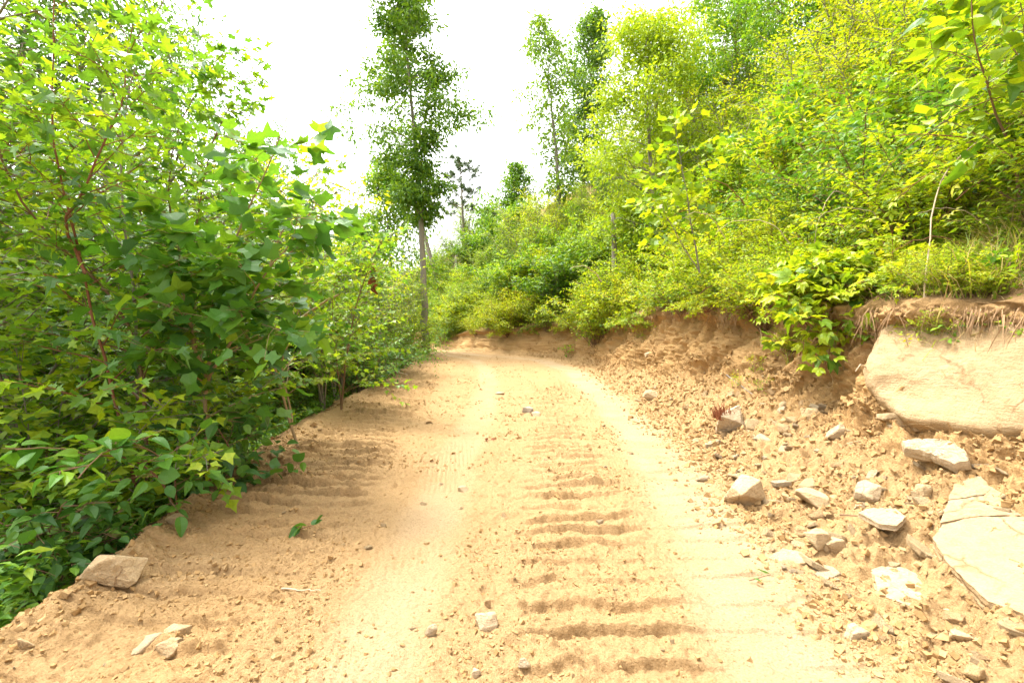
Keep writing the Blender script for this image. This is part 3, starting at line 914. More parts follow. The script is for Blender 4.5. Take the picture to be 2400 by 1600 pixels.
for px, d, k, top in ((938, 23.0, 'treeletA', 640), (915, 24.0, 'treeletB', 600), (908, 19.5, 'treeletA', 620), (885, 17, 'mapleC', 580), (860, 20, 'treeletB', 560), (842, 14, 'mapleB', 590), (815, 15.5, 'treeletA', 560),
                      (790, 12, 'mapleC', 575), (940, 21.5, 'shrubB', 700), (955, 24.0, 'shrubA', 720), (885, 15.8, 'shrubB', 700), (845, 12.8, 'shrubG', 710), (760, 10.5, 'mapleB', 540)):
    x = (px - 1200) / F * d
    g0 = ground_z(x, d)
    s_ = (EYE - (top - 800) / F * d - g0) / {'treeletA': 6.2, 'treeletB': 6.8, 'mapleB': 5.0, 'mapleC': 5.9, 'shrubA': 2.6, 'shrubB': 2.7, 'shrubG': 2.4}[k]
    plant(k, x, d, s_, {'treeletA': 'small yellow green tree', 'treeletB': 'small mid green tree', 'mapleB': 'many stemmed maple sapling', 'mapleC': 'tall maple sapling', 'shrubA': 'yellow green shrub with oval leaves',
                        'shrubB': 'mid green shrub', 'shrubG': 'dark green shrub'}[k], 'thicket left of the road', dz=-0.06, sxy=0.85)
plant('shrubF', *hill_point(25.5, 1.2), 1.0, 'rust coloured shrub on the lip of the bank at the bend', 'rust coloured shrubs', dz=0.35)
plant('shrubF', *hill_point(18.5, 2.8), 0.8, 'rust coloured shrub beside the dead grey post on the hillside', 'rust coloured shrubs', dz=0.8)

# the fill slope, left of the road
for off0, off1, n, keys, s0, s1, dmax in (
        (0.22, 0.6, 30, ['herbD', 'herb', 'herbD'], 0.30, 0.60, 25),
        (0.55, 1.3, 48, ['herbD', 'herbD', 'herb'], 0.6, 1.05, 25),
        (1.25, 2.5, 46, ['shrubG', 'shrubB', 'shrubG', 'shrubC'], 0.55, 0.85, 26),
        (2.0, 4.4, 36, ['mapleB', 'mapleC', 'shrubG', 'shrubB', 'mapleC'], 0.75, 1.05, 26),
        (3.8, 9.0, 34, ['mapleC', 'treeletB', 'mapleB', 'treeletA'], 0.95, 1.35, 26)):
    for i in range(n):
        d = 3.0 + (dmax - 3.0) * ((i + rr.uniform(0.1, 0.9)) / n) ** 1.4
        off = rr.uniform(off0, off1)
        x = float(fL(d)) - off
        if -x > 1.25 * d + 1.2 or math.hypot(x, d) < 4.3: continue
        k = str(rr.choice(keys))
        s = rr.uniform(s0, s1)
        if k in ('mapleB', 'mapleC', 'treeletA', 'treeletB'):
            # the skyline steps down along the road
            px = 1200 + x / d * F
            ytop = np.interp(px, [300, 430, 600, 700, 800, 950], [-250, 60, 260, 400, 560, 620])
            hh = EYE - (ytop - 800) / F * d - ground_z(x, d)
            hp = {'mapleB': 4.6, 'mapleC': 5.4, 'treeletA': 5.7, 'treeletB': 6.2}[k]
            s = min(s * 1.2, hh / (hp * 1.12))
            if s < 0.25: continue
        elif k.startswith('shrub'):
            px = 1200 + x / d * F
            ytop = np.interp(px, [300, 430, 600, 700, 800, 950, 985], [-250, 60, 260, 400, 560, 600, 640])
            hh = EYE - (ytop - 800) / F * d - ground_z(x, d)
            s = min(s, hh / 2.9)
            if s < 0.2: continue
        lab = {'herbD': 'small broad leaved weed at the left road edge', 'herb': 'small oval leaved weed at the left road edge',
               'shrubG': 'dark green shrub on the slope below the road', 'shrubB': 'mid green shrub on the slope below the road', 'shrubC': 'lobed leaf shrub on the slope below the road',
               'mapleB': 'many stemmed maple sapling in the thicket left of the road', 'mapleC': 'tall maple sapling in the thicket left of the road',
               'treeletA': 'small yellow green tree in the thicket left of the road', 'treeletB': 'small mid green tree in the thicket left of the road'}[k]
        plant(k, x, d, s, lab, 'thicket left of the road', dz=-0.06)

# ------------------------------------------------------------------ tall trees
def tall_tree(name, label, pts, r0, env, seed, leaf='small', mat='leaf_tree', bark='bark_grey', leaf_size=0.17, per=34, nl=34, t0=0.25, clump=0.55, tint=0.45, group=None, asym=0.0, up=0.35, twigs=7, cat='tree', droop=-0.1, flat=0.6):
    """pts: trunk polyline in world space; env(t) = limb length at fraction t of the trunk"""
    r = np.random.default_rng(seed)
    base = np.array(pts[0], float)
    root = empty(name, base); tag(root, label, cat, group)
    st = np.array(pts, float) - base
    seg = np.concatenate([[0], np.cumsum(np.linalg.norm(np.diff(st, axis=0), axis=1))]); seg /= seg[-1]
    tt = np.linspace(0, 1, 26)
    P = np.stack([np.interp(tt, seg, st[:, k]) for k in range(3)], -1)
    for _ in range(2): P[1:-1] = (P[:-2] + 2 * P[1:-1] + P[2:]) / 4
    P[1:-1, :2] += r.normal(0, 0.03, (24, 2))
    R = r0 * (1 - 0.9 * tt) ** 1.25 + 0.2 * r0 * np.exp(-tt * 40)
    link('trunk', Tubes().add(P, np.maximum(R, 0.012), 10).mesh('trunk', M[bark]), root)
    T, L = Tubes(), Leaves()
    az = 0
    for b in range(nl):
        t = t0 + (1 - t0) * (b + r.random()) / nl
        p, d = along(P, min(t, 0.995))
        az += 2.4 + r.normal(0, 0.5)
        ln = env(t) * (r.uniform(0.5, 1.3) if asym else r.uniform(0.6, 1.2)) * (1 - asym * math.cos(az))
        if ln <= 0.05: continue
        lim = grow(r, p, np.array([math.cos(az), math.sin(az), up + 0.5 * t]), ln, 6, (0, 0, droop), 0.10)
        lr = max(0.35 * np.interp(t, tt, R), 0.012)
        T.add(lim, np.linspace(lr, 0.008, len(lim)), 5)
        for k in range(twigs):
            q, dd = along(lim, min(0.98, 0.3 + 0.7 * (k + r.random()) / twigs))
            tw = grow(r, q, dd * 0.5 + unit(r.normal(0, 1, 3)) * 0.9, ln * r.uniform(0.12, 0.30) + 0.2, 3, (0, 0, -0.15), 0.1)
            T.add(tw, np.linspace(0.012, 0.004, len(tw)), 3)
            m = int(per * r.uniform(0.5, 1.3))
            c = tw[-1]
            off = r.normal(0, 1, (m, 3)) * np.array([1, 1, flat]) * clump * 0.5
            dirs = unit(off + r.normal(0, 0.4, (m, 3)) - UP * 0.25)
            nn = unit(UP + r.normal(0, 0.6, (m, 3)))
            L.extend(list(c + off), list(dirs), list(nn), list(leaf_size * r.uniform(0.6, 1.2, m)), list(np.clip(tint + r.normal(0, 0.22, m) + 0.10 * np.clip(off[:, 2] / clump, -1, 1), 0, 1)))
    link('branches', T.mesh('branches', M[bark]), root)
    link('crown', L.mesh('crown', leaf, M[mat]), root)
    return root

def gz(px, d):
    """x, ground height under pixel column px at distance d"""
    x = (px - 1200) / F * d
    return x, ground_z(x, d)

def trunk_px(d, *pp):
    out = [at(px, py, d) for px, py in pp]
    b = out[0].copy(); b[2] = ground_z(b[0], b[1]) - 0.2
    if b[2] < out[0][2] - 0.1: out.insert(0, b)
    return out

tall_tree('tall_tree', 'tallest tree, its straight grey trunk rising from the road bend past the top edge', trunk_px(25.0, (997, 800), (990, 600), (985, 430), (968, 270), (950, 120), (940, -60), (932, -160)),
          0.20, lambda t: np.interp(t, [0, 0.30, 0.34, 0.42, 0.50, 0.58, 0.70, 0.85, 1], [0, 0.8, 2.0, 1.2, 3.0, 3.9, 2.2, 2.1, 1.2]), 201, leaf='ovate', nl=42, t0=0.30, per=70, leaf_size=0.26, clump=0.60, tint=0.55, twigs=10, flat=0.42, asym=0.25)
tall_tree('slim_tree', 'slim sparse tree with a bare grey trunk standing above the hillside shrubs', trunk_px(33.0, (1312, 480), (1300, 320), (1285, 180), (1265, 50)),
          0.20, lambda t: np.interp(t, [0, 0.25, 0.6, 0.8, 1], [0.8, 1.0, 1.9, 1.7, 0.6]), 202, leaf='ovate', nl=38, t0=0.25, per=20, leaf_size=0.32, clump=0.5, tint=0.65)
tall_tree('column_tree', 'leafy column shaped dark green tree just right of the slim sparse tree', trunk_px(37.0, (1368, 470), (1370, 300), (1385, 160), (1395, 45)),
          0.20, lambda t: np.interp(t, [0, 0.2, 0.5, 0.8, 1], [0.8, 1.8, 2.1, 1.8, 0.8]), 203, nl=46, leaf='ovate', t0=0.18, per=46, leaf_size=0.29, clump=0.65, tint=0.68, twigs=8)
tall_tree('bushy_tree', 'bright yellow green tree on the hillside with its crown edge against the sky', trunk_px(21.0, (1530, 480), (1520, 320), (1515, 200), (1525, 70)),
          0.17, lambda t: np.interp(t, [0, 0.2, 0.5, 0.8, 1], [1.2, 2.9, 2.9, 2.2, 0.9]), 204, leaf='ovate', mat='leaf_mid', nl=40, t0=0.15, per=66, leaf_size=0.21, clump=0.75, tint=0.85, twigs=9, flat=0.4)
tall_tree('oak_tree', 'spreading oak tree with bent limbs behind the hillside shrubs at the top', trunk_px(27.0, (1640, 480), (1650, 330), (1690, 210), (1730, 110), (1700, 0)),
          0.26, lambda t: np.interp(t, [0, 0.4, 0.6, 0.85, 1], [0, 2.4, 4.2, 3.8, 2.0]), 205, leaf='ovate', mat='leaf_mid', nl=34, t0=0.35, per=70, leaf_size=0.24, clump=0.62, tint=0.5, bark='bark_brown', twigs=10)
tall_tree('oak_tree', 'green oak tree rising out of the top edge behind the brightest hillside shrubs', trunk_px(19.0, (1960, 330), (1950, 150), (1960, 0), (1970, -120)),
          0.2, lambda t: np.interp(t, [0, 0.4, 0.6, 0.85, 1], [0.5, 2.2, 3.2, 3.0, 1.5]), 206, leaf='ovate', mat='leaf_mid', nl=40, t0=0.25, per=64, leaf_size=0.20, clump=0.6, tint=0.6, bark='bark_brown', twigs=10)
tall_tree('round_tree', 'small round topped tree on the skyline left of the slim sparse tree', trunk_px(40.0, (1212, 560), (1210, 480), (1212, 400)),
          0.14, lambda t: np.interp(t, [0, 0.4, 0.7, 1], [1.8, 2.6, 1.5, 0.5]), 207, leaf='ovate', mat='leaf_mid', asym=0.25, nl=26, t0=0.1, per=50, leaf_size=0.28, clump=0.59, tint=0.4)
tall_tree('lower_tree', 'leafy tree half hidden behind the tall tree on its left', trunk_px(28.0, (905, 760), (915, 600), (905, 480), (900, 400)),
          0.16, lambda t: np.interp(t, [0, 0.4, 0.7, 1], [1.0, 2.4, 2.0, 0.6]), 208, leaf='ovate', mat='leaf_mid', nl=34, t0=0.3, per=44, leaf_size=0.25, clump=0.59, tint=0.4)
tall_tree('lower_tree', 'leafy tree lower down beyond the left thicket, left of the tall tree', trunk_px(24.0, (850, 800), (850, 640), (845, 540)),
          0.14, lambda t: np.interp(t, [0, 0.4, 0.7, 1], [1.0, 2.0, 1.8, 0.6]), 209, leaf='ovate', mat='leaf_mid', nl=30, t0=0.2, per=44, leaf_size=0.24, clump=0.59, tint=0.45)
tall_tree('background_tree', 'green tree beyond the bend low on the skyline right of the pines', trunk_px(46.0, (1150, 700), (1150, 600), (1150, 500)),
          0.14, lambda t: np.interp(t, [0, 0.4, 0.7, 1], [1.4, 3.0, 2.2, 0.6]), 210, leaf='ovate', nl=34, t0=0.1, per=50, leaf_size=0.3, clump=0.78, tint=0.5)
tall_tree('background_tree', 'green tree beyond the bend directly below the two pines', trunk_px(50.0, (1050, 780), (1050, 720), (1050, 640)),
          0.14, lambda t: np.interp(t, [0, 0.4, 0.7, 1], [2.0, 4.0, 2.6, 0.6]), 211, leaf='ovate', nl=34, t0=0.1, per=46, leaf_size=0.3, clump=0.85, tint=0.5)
for px, top, dd, sd, lab in ((60, -200, 11, 221, 'grey forest tree at the left edge with a thick mottled trunk behind the maples'), (-60, -250, 9, 222, 'forest tree at the left edge whose trunk is mostly cut off by the frame'),
                             (250, -150, 13, 223, 'forest tree whose crown fills the sky behind the left maples'), (400, 60, 17, 224, 'forest tree showing between the maple stems at mid left'),
                             (600, 330, 20, 225, 'forest tree whose crown shows behind the tulip tree sapling')):
    tall_tree('forest_tree', lab, trunk_px(dd, (px, 830), (px - 6, 400), (px + 10, top)), 0.20 if dd < 14 else 0.15,
              lambda t: np.interp(t, [0, 0.3, 0.7, 1], [0, 2.0, 2.6, 1.0]), sd, leaf='ovate', mat='leaf_tree', nl=34, t0=0.3, per=46, leaf_size=0.17, clump=1.0, tint=0.45)

def pine(label, pts, r0, seed, t0, env, nl=16, bark='bark_grey', name='pine_tree'):
    r = np.random.default_rng(seed)
    base = np.array(pts[0], float)
    root = empty(name, base); tag(root, label, 'tree')
    st = np.array(pts, float) - base
    seg = np.concatenate([[0], np.cumsum(np.linalg.norm(np.diff(st, axis=0), axis=1))]); seg /= seg[-1]
    tt = np.linspace(0, 1, 20)
    P = np.stack([np.interp(tt, seg, st[:, k]) for k in range(3)], -1)
    P[1:-1] = (P[:-2] + 2 * P[1:-1] + P[2:]) / 4
    link('trunk', Tubes().add(P, np.maximum(r0 * (1 - 0.85 * tt), 0.02), 8).mesh('trunk', M[bark]), root)
    T, L = Tubes(), Leaves()
    az = 0
    for b in range(nl):
        t = t0 + (1 - t0) * (b + r.random()) / nl
        p, d = along(P, min(t, 0.99)); az += 2.4
        ln = env(t) * r.uniform(0.6, 1.15)
        lim = grow(r, p, np.array([math.cos(az), math.sin(az), 0.35]), ln, 6, (0, 0, 0.12), 0.14)
        T.add(lim, np.linspace(0.05, 0.015, len(lim)), 5)
        for k in range(9):
            q, dd = along(lim, min(0.99, 0.45 + 0.55 * (k + r.random()) / 9))
            c = q + unit(r.normal(0, 1, 3) * np.array([1, 1, .4])) * r.uniform(0.1, 0.45)
            T.add(np.stack([q, c]), [0.014, 0.008], 3)
            m = 46
            dirs = unit(r.normal(0, 1, (m, 3)) + UP * 0.6)
            L.extend(list(c + dirs * 0.04), list(dirs), list(unit(r.normal(0, 1, (m, 3)))), list(r.uniform(0.25, 0.42, m)), list(r.uniform(0, 1, m)))
    link('branches', T.mesh('branches', M[bark]), root)
    o = link('crown', L.mesh('crown', 'needle', M['needle']), root)
    return root
LEAF['needle'] = (np.array([(-0.05, 0, 0), (0.05, 0, 0), (0, 1, 0)], float), np.array([(0, 1, 2)]))
pine('thin pine with a crooked trunk beyond the bend, right of the tall tree', trunk_px(46.0, (1098, 650), (1085, 520), (1082, 440), (1078, 375)), 0.22, 231, 0.5, lambda t: np.interp(t, [0.5, 0.7, 1], [2.6, 2.8, 1.2]), 22)
pine('pine with a leaning pale trunk behind the tall tree, crown on its left', trunk_px(42.0, (1025, 650), (1005, 590), (985, 500), (940, 420), (890, 390)), 0.22, 232, 0.45, lambda t: np.interp(t, [0.45, 0.7, 1], [2.2, 2.8, 1.5]), 22)

def snag(name, label, pts, radii, bark, cat, sides=9):
    base = np.array(pts[0], float)
    T = Tubes().add(np.array(pts) - base, radii, sides)
    o = link(name, T.mesh(name, M[bark]))
    o.location = base
    tag(o, label, cat)
    return o
p = trunk_px(20.0, (1440, 560), (1437, 500))
snag('dead_post', 'short broken grey trunk standing among the hillside shrubs', [p[0], *p[1:-1], p[-1], p[-1] + np.array([0.01, 0, 0.012])], [0.11] * (len(p) - 1) + [0.085, 0.02], 'bark_grey', 'dead trunk')
p = trunk_px(44.0, (1070, 690), (1070, 600))
snag('dead_post', 'grey broken tree snag beyond the bend beneath the crooked pine', [*p, p[-1] + np.array([0.02, 0, 0.1])], [0.17] * len(p) + [0.02], 'bark_grey', 'dead trunk')

# ------------------------------------------------------------------ ground cover and grass
def cover(name, n, region, shape, mat, size, hmax, tint, seed):
    r = np.random.default_rng(seed)
    L = Leaves()
    P = []
    while len(P) < n:
        d = 2.4 * (28 / 2.4) ** r.random()
        if region == 'left':
            x = float(fL(d)) - 0.12 - 3.0 * r.random() ** 1.5
        else:
            d = 4.5 * (34 / 4.5) ** r.random()
            x = float(fTX(d)) + 0.1 + 4.0 * r.random() ** 1.4
        if abs(x) > 1.2 * d + 0.5:
            n -= 1; continue
        P.append((x, d, ground_z(x, d)))
    P = np.array(P); k = len(P)
    P[:, 2] += hmax * r.random(k) ** 1.6
    az = r.uniform(0, 6.28, k)
    D = np.stack([np.cos(az), np.sin(az), r.normal(-0.1, 0.3, k)], -1)
    L.extend(list(P), list(D), list(unit(UP + r.normal(0, 0.4, (k, 3)))), list(size * r.uniform(0.6, 1.25, k)), list(np.clip(tint + r.normal(0, 0.2, k), 0, 1)))
    o = link(name, L.mesh(name, shape, M[mat]))
    tag(o, {'left': 'low leafy ground cover on the slope below the left road edge', 'hill': 'low leafy ground cover on the hillside above the bank'}[region], 'ground cover', kind='stuff')
cover('ground_cover', 9000, 'left', 'ovate', 'leaf_mid', 0.10, 0.40, 0.45, 301)
cover('ground_cover', 9000, 'hill', 'ovate', 'leaf_yellow', 0.10, 0.40, 0.35, 302)

def blades(name, label, spots, n, height, mat, seed, hang=False, width=0.006, lean=0.5):
    """grass blades or hanging roots: three-joint tapering strips"""
    r = np.random.default_rng(seed)
    V, Q = [], []
    m = 0
    for (x, y, z, spread) in spots:
        for _ in range(n):
            b = np.array([x, y, z]) + r.normal(0, spread, 3) * np.array([1, 1, 0.12])
            if not hang: b[2] = ground_z(b[0], b[1]) - 0.01
            h = height * r.uniform(0.25, 1.25)
            az = r.uniform(0, 6.28)
            o = np.array([math.cos(az), math.sin(az), 0])
            if hang:
                d = np.array([-0.35 + r.normal(0, 0.45), r.normal(0, 0.5), -1.0])
                bend = np.array([-0.1, 0, -0.8])
            else:
                d = o * lean * r.uniform(0.3, 1.3) + UP
                bend = np.array([-0.5, -0.1, -0.7]) + o * 0.5
            pts = [b]
            d = unit(d)
            for k in range(3):
                pts.append(pts[-1] + d * h / 3)
                d = unit(d + bend * 0.45 + r.normal(0, 0.1, 3))
            side = unit(np.cross(pts[1] - pts[0], o + 0.01))
            w = width * r.uniform(0.6, 1.3) * np.array([1, 0.85, 0.55, 0.12])
            for k in range(4):
                V.append(pts[k] - side * w[k]); V.append(pts[k] + side * w[k])
            for k in range(3): Q.append((m + 2 * k, m + 2 * k + 1, m + 2 * k + 3, m + 2 * k + 2))
            m += 8
    me = mesh_np(name, np.array(V), np.array(Q), np.full(len(Q), 4), M[mat], True, {'tint': r.uniform(0, 1, len(V) // 8).repeat(8)})
    o = link(name, me)
    tag(o, label, 'roots' if hang else 'grass', kind='stuff')
    return o
def lip_spots(d0, d1, n, seed, run0=-0.12, run1=0.05, spread=0.12, dz=-0.05):
    r = np.random.default_rng(seed); out = []
    for _ in range(n):
        d = d0 * (d1 / d0) ** r.random()
        x = float(fTX(d)) + r.uniform(run0, run1)
        i = int(np.argmin(np.abs(ys - d)))
        k = int(np.clip(C3 - r.integers(2, 12), 0, GP.shape[1] - 1))
        q = GP[i, k]
        out.append((q[0] - 0.02, q[1], q[2] + dz, spread))
    return out
blades('hanging_roots', 'brown root fibres hanging from the sod along the bank lip', lip_spots(4.2, 26, 170, 311), 13, 0.30, 'root', 312, hang=True, width=0.005)
hs_ = lambda n, seed, d0, d1, a, b: [(float(fTX(dd)) + u, dd, 0, 0.16) for dd, u in zip(np.random.default_rng(seed).uniform(d0, d1, n), np.random.default_rng(seed + 1).uniform(a, b, n))]
blades('grass', 'green grass in tufts on the right of the bank top', hs_(75, 321, 4.5, 7.6, 0.05, 2.3), 42, 0.55, 'grass', 322, width=0.007)
blades('dry_grass', 'straw coloured dead grass matted on the right of the bank top', hs_(60, 331, 4.6, 7.6, 0.0, 2.2), 34, 0.75, 'straw', 332, width=0.004, lean=1.3)
blades('dry_grass', 'straw coloured dead grass drooping over the top of the big boulder', hs_(26, 351, 4.1, 6.6, -0.28, 0.25), 15, 0.42, 'straw', 352, width=0.004, lean=1.4)
blades('dry_grass', 'straw coloured dead grass along the lip of the bank further up the road', hs_(40, 341, 7.5, 24, -0.1, 0.5), 16, 0.5, 'straw', 342, width=0.005, lean=1.2)

# ------------------------------------------------------------------ loose soil: clods and gravel
def icos(sub=1):
    bm = bmesh.new(); bmesh.ops.create_icosphere(bm, subdivisions=sub, radius=1.0)
    v = np.array([x.co[:] for x in bm.verts]); f = np.array([[q.index for q in p.verts] for p in bm.faces]); bm.free()
    return v, f
IV = np.array([(x, y, z) for x in (-1, 1) for y in (-1, 1) for z in (-1, 1)], float) / 1.5
IF = np.array([(0, 1, 3), (0, 3, 2), (4, 6, 7), (4, 7, 5), (0, 4, 5), (0, 5, 1), (2, 3, 7), (2, 7, 6), (0, 2, 6), (0, 6, 4), (1, 5, 7), (1, 7, 3)])
def clods(name, label, pick, n, smin, smax, power, seed, flat=0.8, tint=(0.15, 0.75)):
    r = np.random.default_rng(seed)
    P = pick(r, n)
    k = len(P)
    s = smin * (smax / smin) ** (r.random(k) ** power)
    d = np.linalg.norm(P - np.array([0, 0, EYE]), axis=1)
    s = s * np.clip(d / 4, 0.8, 2.2) ** 0.6
    v = IV[None] * (1 + r.normal(0, 0.24, (k, len(IV), 1)))
    v = v * (s[:, None, None] * np.stack([r.uniform(0.7, 1.3, k), r.uniform(0.7, 1.3, k), flat * r.uniform(0.7, 1.2, k)], -1)[:, None, :])
    q = r.normal(0, 1, (k, 4)) * np.array([1, 0.45, 0.45, 1]); q /= np.linalg.norm(q, axis=1, keepdims=True)
    qw, qv = q[:, None, :1], q[:, None, 1:]
    t_ = 2 * np.cross(np.broadcast_to(qv, v.shape), v)
    w = v + qw * t_ + np.cross(np.broadcast_to(qv, v.shape), t_) + P[:, None]
    w[..., 2] += (0.05 * s)[:, None]
    f = IF[None] + (np.arange(k) * len(IV))[:, None, None]
    me = mesh_np(name, w.reshape(-1, 3), f, np.full(k * len(IF), 3), M['clod'], False, {'tint': np.repeat(r.uniform(*tint, k), len(IV))})
    o = link(name, me)
    tag(o, label, 'loose soil', kind='stuff')

rows_ok = np.where((ys > 1.8) & (ys < 24))[0]
def pick_cols(a, b, wfun=None, dpow=1.0):
    def pick(r, n):
        i = rows_ok[(len(rows_ok) * r.random(n) ** dpow).astype(int).clip(0, len(rows_ok) - 1)]
        j = r.integers(a, b, n)
        P = GP[i, j].copy()
        keep = np.ones(n, bool)
        if wfun is not None: keep = r.random(n) < wfun(P, GA['dust'][i, j], (j - a) / (b - a))
        P = P[keep]
        P[:, :2] += r.normal(0, 0.008, (len(P), 2))
        return P
    return pick
clump_n = lambda P, s, seed: smooth(-0.25, 0.35, fbm(P, s, 3, seed))
clods('soil_clods', 'small crumbs of tan soil scattered over the road surface', pick_cols(C0 + 4, C1, lambda P, du, u: (1 - du) ** 2.5 * (0.10 + 0.9 * clump_n(P, 1.3, 401))), 46000, 0.004, 0.020, 2.8, 402)
clods('soil_clods', 'lumps of soil along the left edge of the road', pick_cols(C0 - 2, C0 + 60, lambda P, du, u: (1 - u) ** 1.2 * clump_n(P, 1.6, 403)), 6000, 0.005, 0.034, 2.7, 404)
clods('soil_clods', 'crumbled tan soil heaped along the foot of the bank', pick_cols(C1 - 70, C2 + 20, lambda P, du, u: smooth(0, 0.45, u) * (0.25 + 0.75 * clump_n(P, 1.5, 405))), 46000, 0.005, 0.034, 2.9, 406)
clods('soil_clods', 'lumps of orange earth clinging to the face of the bank', pick_cols(C2, C3 - 14, lambda P, du, u: 0.15 + 0.85 * clump_n(P, 1.8, 407)), 5000, 0.006, 0.034, 2.6, 408, flat=0.9, tint=(0.1, 0.7))

# ------------------------------------------------------------------ stones
def hull_mesh(name, pts, mat, bevel=0.0, cuts=0, rough=0.0, seed=0, smooth_sh=False):
    bm = bmesh.new()
    for p_ in pts: bm.verts.new(p_)
    res = bmesh.ops.convex_hull(bm, input=bm.verts)
    junk = [g for g in res['geom_interior'] if isinstance(g, bmesh.types.BMVert)] + [g for g in res['geom_unused'] if isinstance(g, bmesh.types.BMVert)]
    bmesh.ops.delete(bm, geom=list(set(junk)), context='VERTS')
    bmesh.ops.dissolve_limit(bm, angle_limit=math.radians(4), verts=bm.verts, edges=bm.edges)
    if bevel:
        bmesh.ops.bevel(bm, geom=list(bm.edges) + list(bm.verts), offset=bevel, segments=1, profile=0.6, affect='EDGES', clamp_overlap=True)
    if cuts:
        bmesh.ops.triangulate(bm, faces=bm.faces)
        for _ in range(cuts):
            ln = np.array([e.calc_length() for e in bm.edges]); med = np.median(ln)
            es = [e for e, l in zip(bm.edges, ln) if l > med * 0.9]
            bmesh.ops.subdivide_edges(bm, edges=es, cuts=1)
            bmesh.ops.triangulate(bm, faces=bm.faces)
        if rough:
            co = np.array([v.co[:] for v in bm.verts])
            sz = np.ptp(co, axis=0).max()
            bm.normal_update()
            dsp = rough * sz * (fbm(co / sz, 4, 3, seed) + 0.5 * fbm(co / sz, 13, 2, seed + 9))
            for v, q in zip(bm.verts, dsp): v.co += v.normal * float(q)
    bmesh.ops.recalc_face_normals(bm, faces=bm.faces)
    me = bpy.data.meshes.new(name)
    bm.to_mesh(me); bm.free()
    me.materials.append(mat)
    if smooth_sh:
        for pl in me.polygons: pl.use_smooth = True
    return me

def stone_pts(r, sx, sy, sz, n=13, block=0.5):
    p = r.normal(0, 1, (n, 3)); p /= np.linalg.norm(p, axis=1, keepdims=True)
    p = np.sign(p) * np.abs(p) ** (1 - block * 0.6)
    p /= np.abs(p).max(0)
    p *= r.uniform(0.85, 1.05, (n, 1))
    return p * np.array([sx, sy, sz]) * 0.5

def stone_px(name, label, px, py, w, h, mat, seed, depth=None, cat='stone', tilt=(0, 0), rz=0.0, block=0.5, sink=0.22, rough=0.02, bev=0.05, n=14, group=None):
    """a stone lying where the sight line meets the ground; w, h: its width and height in the photograph"""
    r = np.random.default_rng(seed)
    p = cast(px, py + h * 0.3)
    D = p[1]
    W_, H_ = w / F * D, h / F * D
    el = max(0.25, math.sin(math.atan2(EYE - p[2], D)))
    dp = depth if depth else W_ * 0.8
    me = hull_mesh(name, stone_pts(r, W_, dp, H_, n, block), M[mat], bev * H_, 2, rough, seed)
    o = link(name, me)
    o.location = (p[0], p[1], p[2] + H_ * (0.5 - sink))
    o.rotation_euler = (tilt[0], tilt[1], rz)
    tag(o, label, cat, group)
    return o

def ringed(name, outl, nrm, rings, mat, seed, rag, rough, step, strata=0.0):
    """a broken stone plate: outline (closed, world offsets), rings of (scale, depth) from the middle of its face round to its back"""
    r = np.random.default_rng(seed)
    o = np.asarray(outl, float)
    nxt = np.roll(o, -1, 0)
    P = []
    for p, q in zip(o, nxt):
        k = max(1, int(np.linalg.norm(q - p) / step))
        for i in range(k): P.append(p + (q - p) * i / k)
    P = np.array(P); k = len(P)
    cen = P.mean(0)
    rel = P - cen
    nse = fbm(rel + seed, 1.0 / (step * 7), 3, seed) + 0.6 * fbm(rel + seed, 1.0 / (step * 2.2), 2, seed + 3)
    ln = np.linalg.norm(rel, axis=1, keepdims=True)
    V = [np.zeros((1, 3))]
    for sc, dp in rings:
        edge = smooth(0.6, 1.0, sc)
        q = rel * sc + rel / ln * (nse[:, None] * rag * edge)
        if dp: q = q + rel / ln * (strata * r.normal(0, 1) + 0.5 * strata * fbm(rel + dp * 40, 1.0 / (step * 4), 2, seed + 21))[:, None] if strata else q
        V.append(q - nrm * dp)
    V = np.concatenate(V)
    V = V + nrm * (rough * (fbm(V + seed, 1.0 / (step * 6), 3, seed + 7) + 0.35 * fbm(V, 1.0 / (step * 1.5), 2, seed + 8)))[:, None]
    loops, counts = [], []
    for i in range(k):
        j = (i + 1) % k
        loops += [0, 1 + i, 1 + j]; counts.append(3)
    for m in range(len(rings) - 1):
        for i in range(k):
            j = (i + 1) % k
            loops += [1 + m * k + i, 1 + (m + 1) * k + i, 1 + (m + 1) * k + j, 1 + m * k + j]; counts.append(4)
    me = mesh_np(name, V, loops, counts, M[mat], False)
    bm = bmesh.new(); bm.from_mesh(me); bmesh.ops.recalc_face_normals(bm, faces=bm.faces); bm.to_mesh(me); bm.free()
    return me, cen

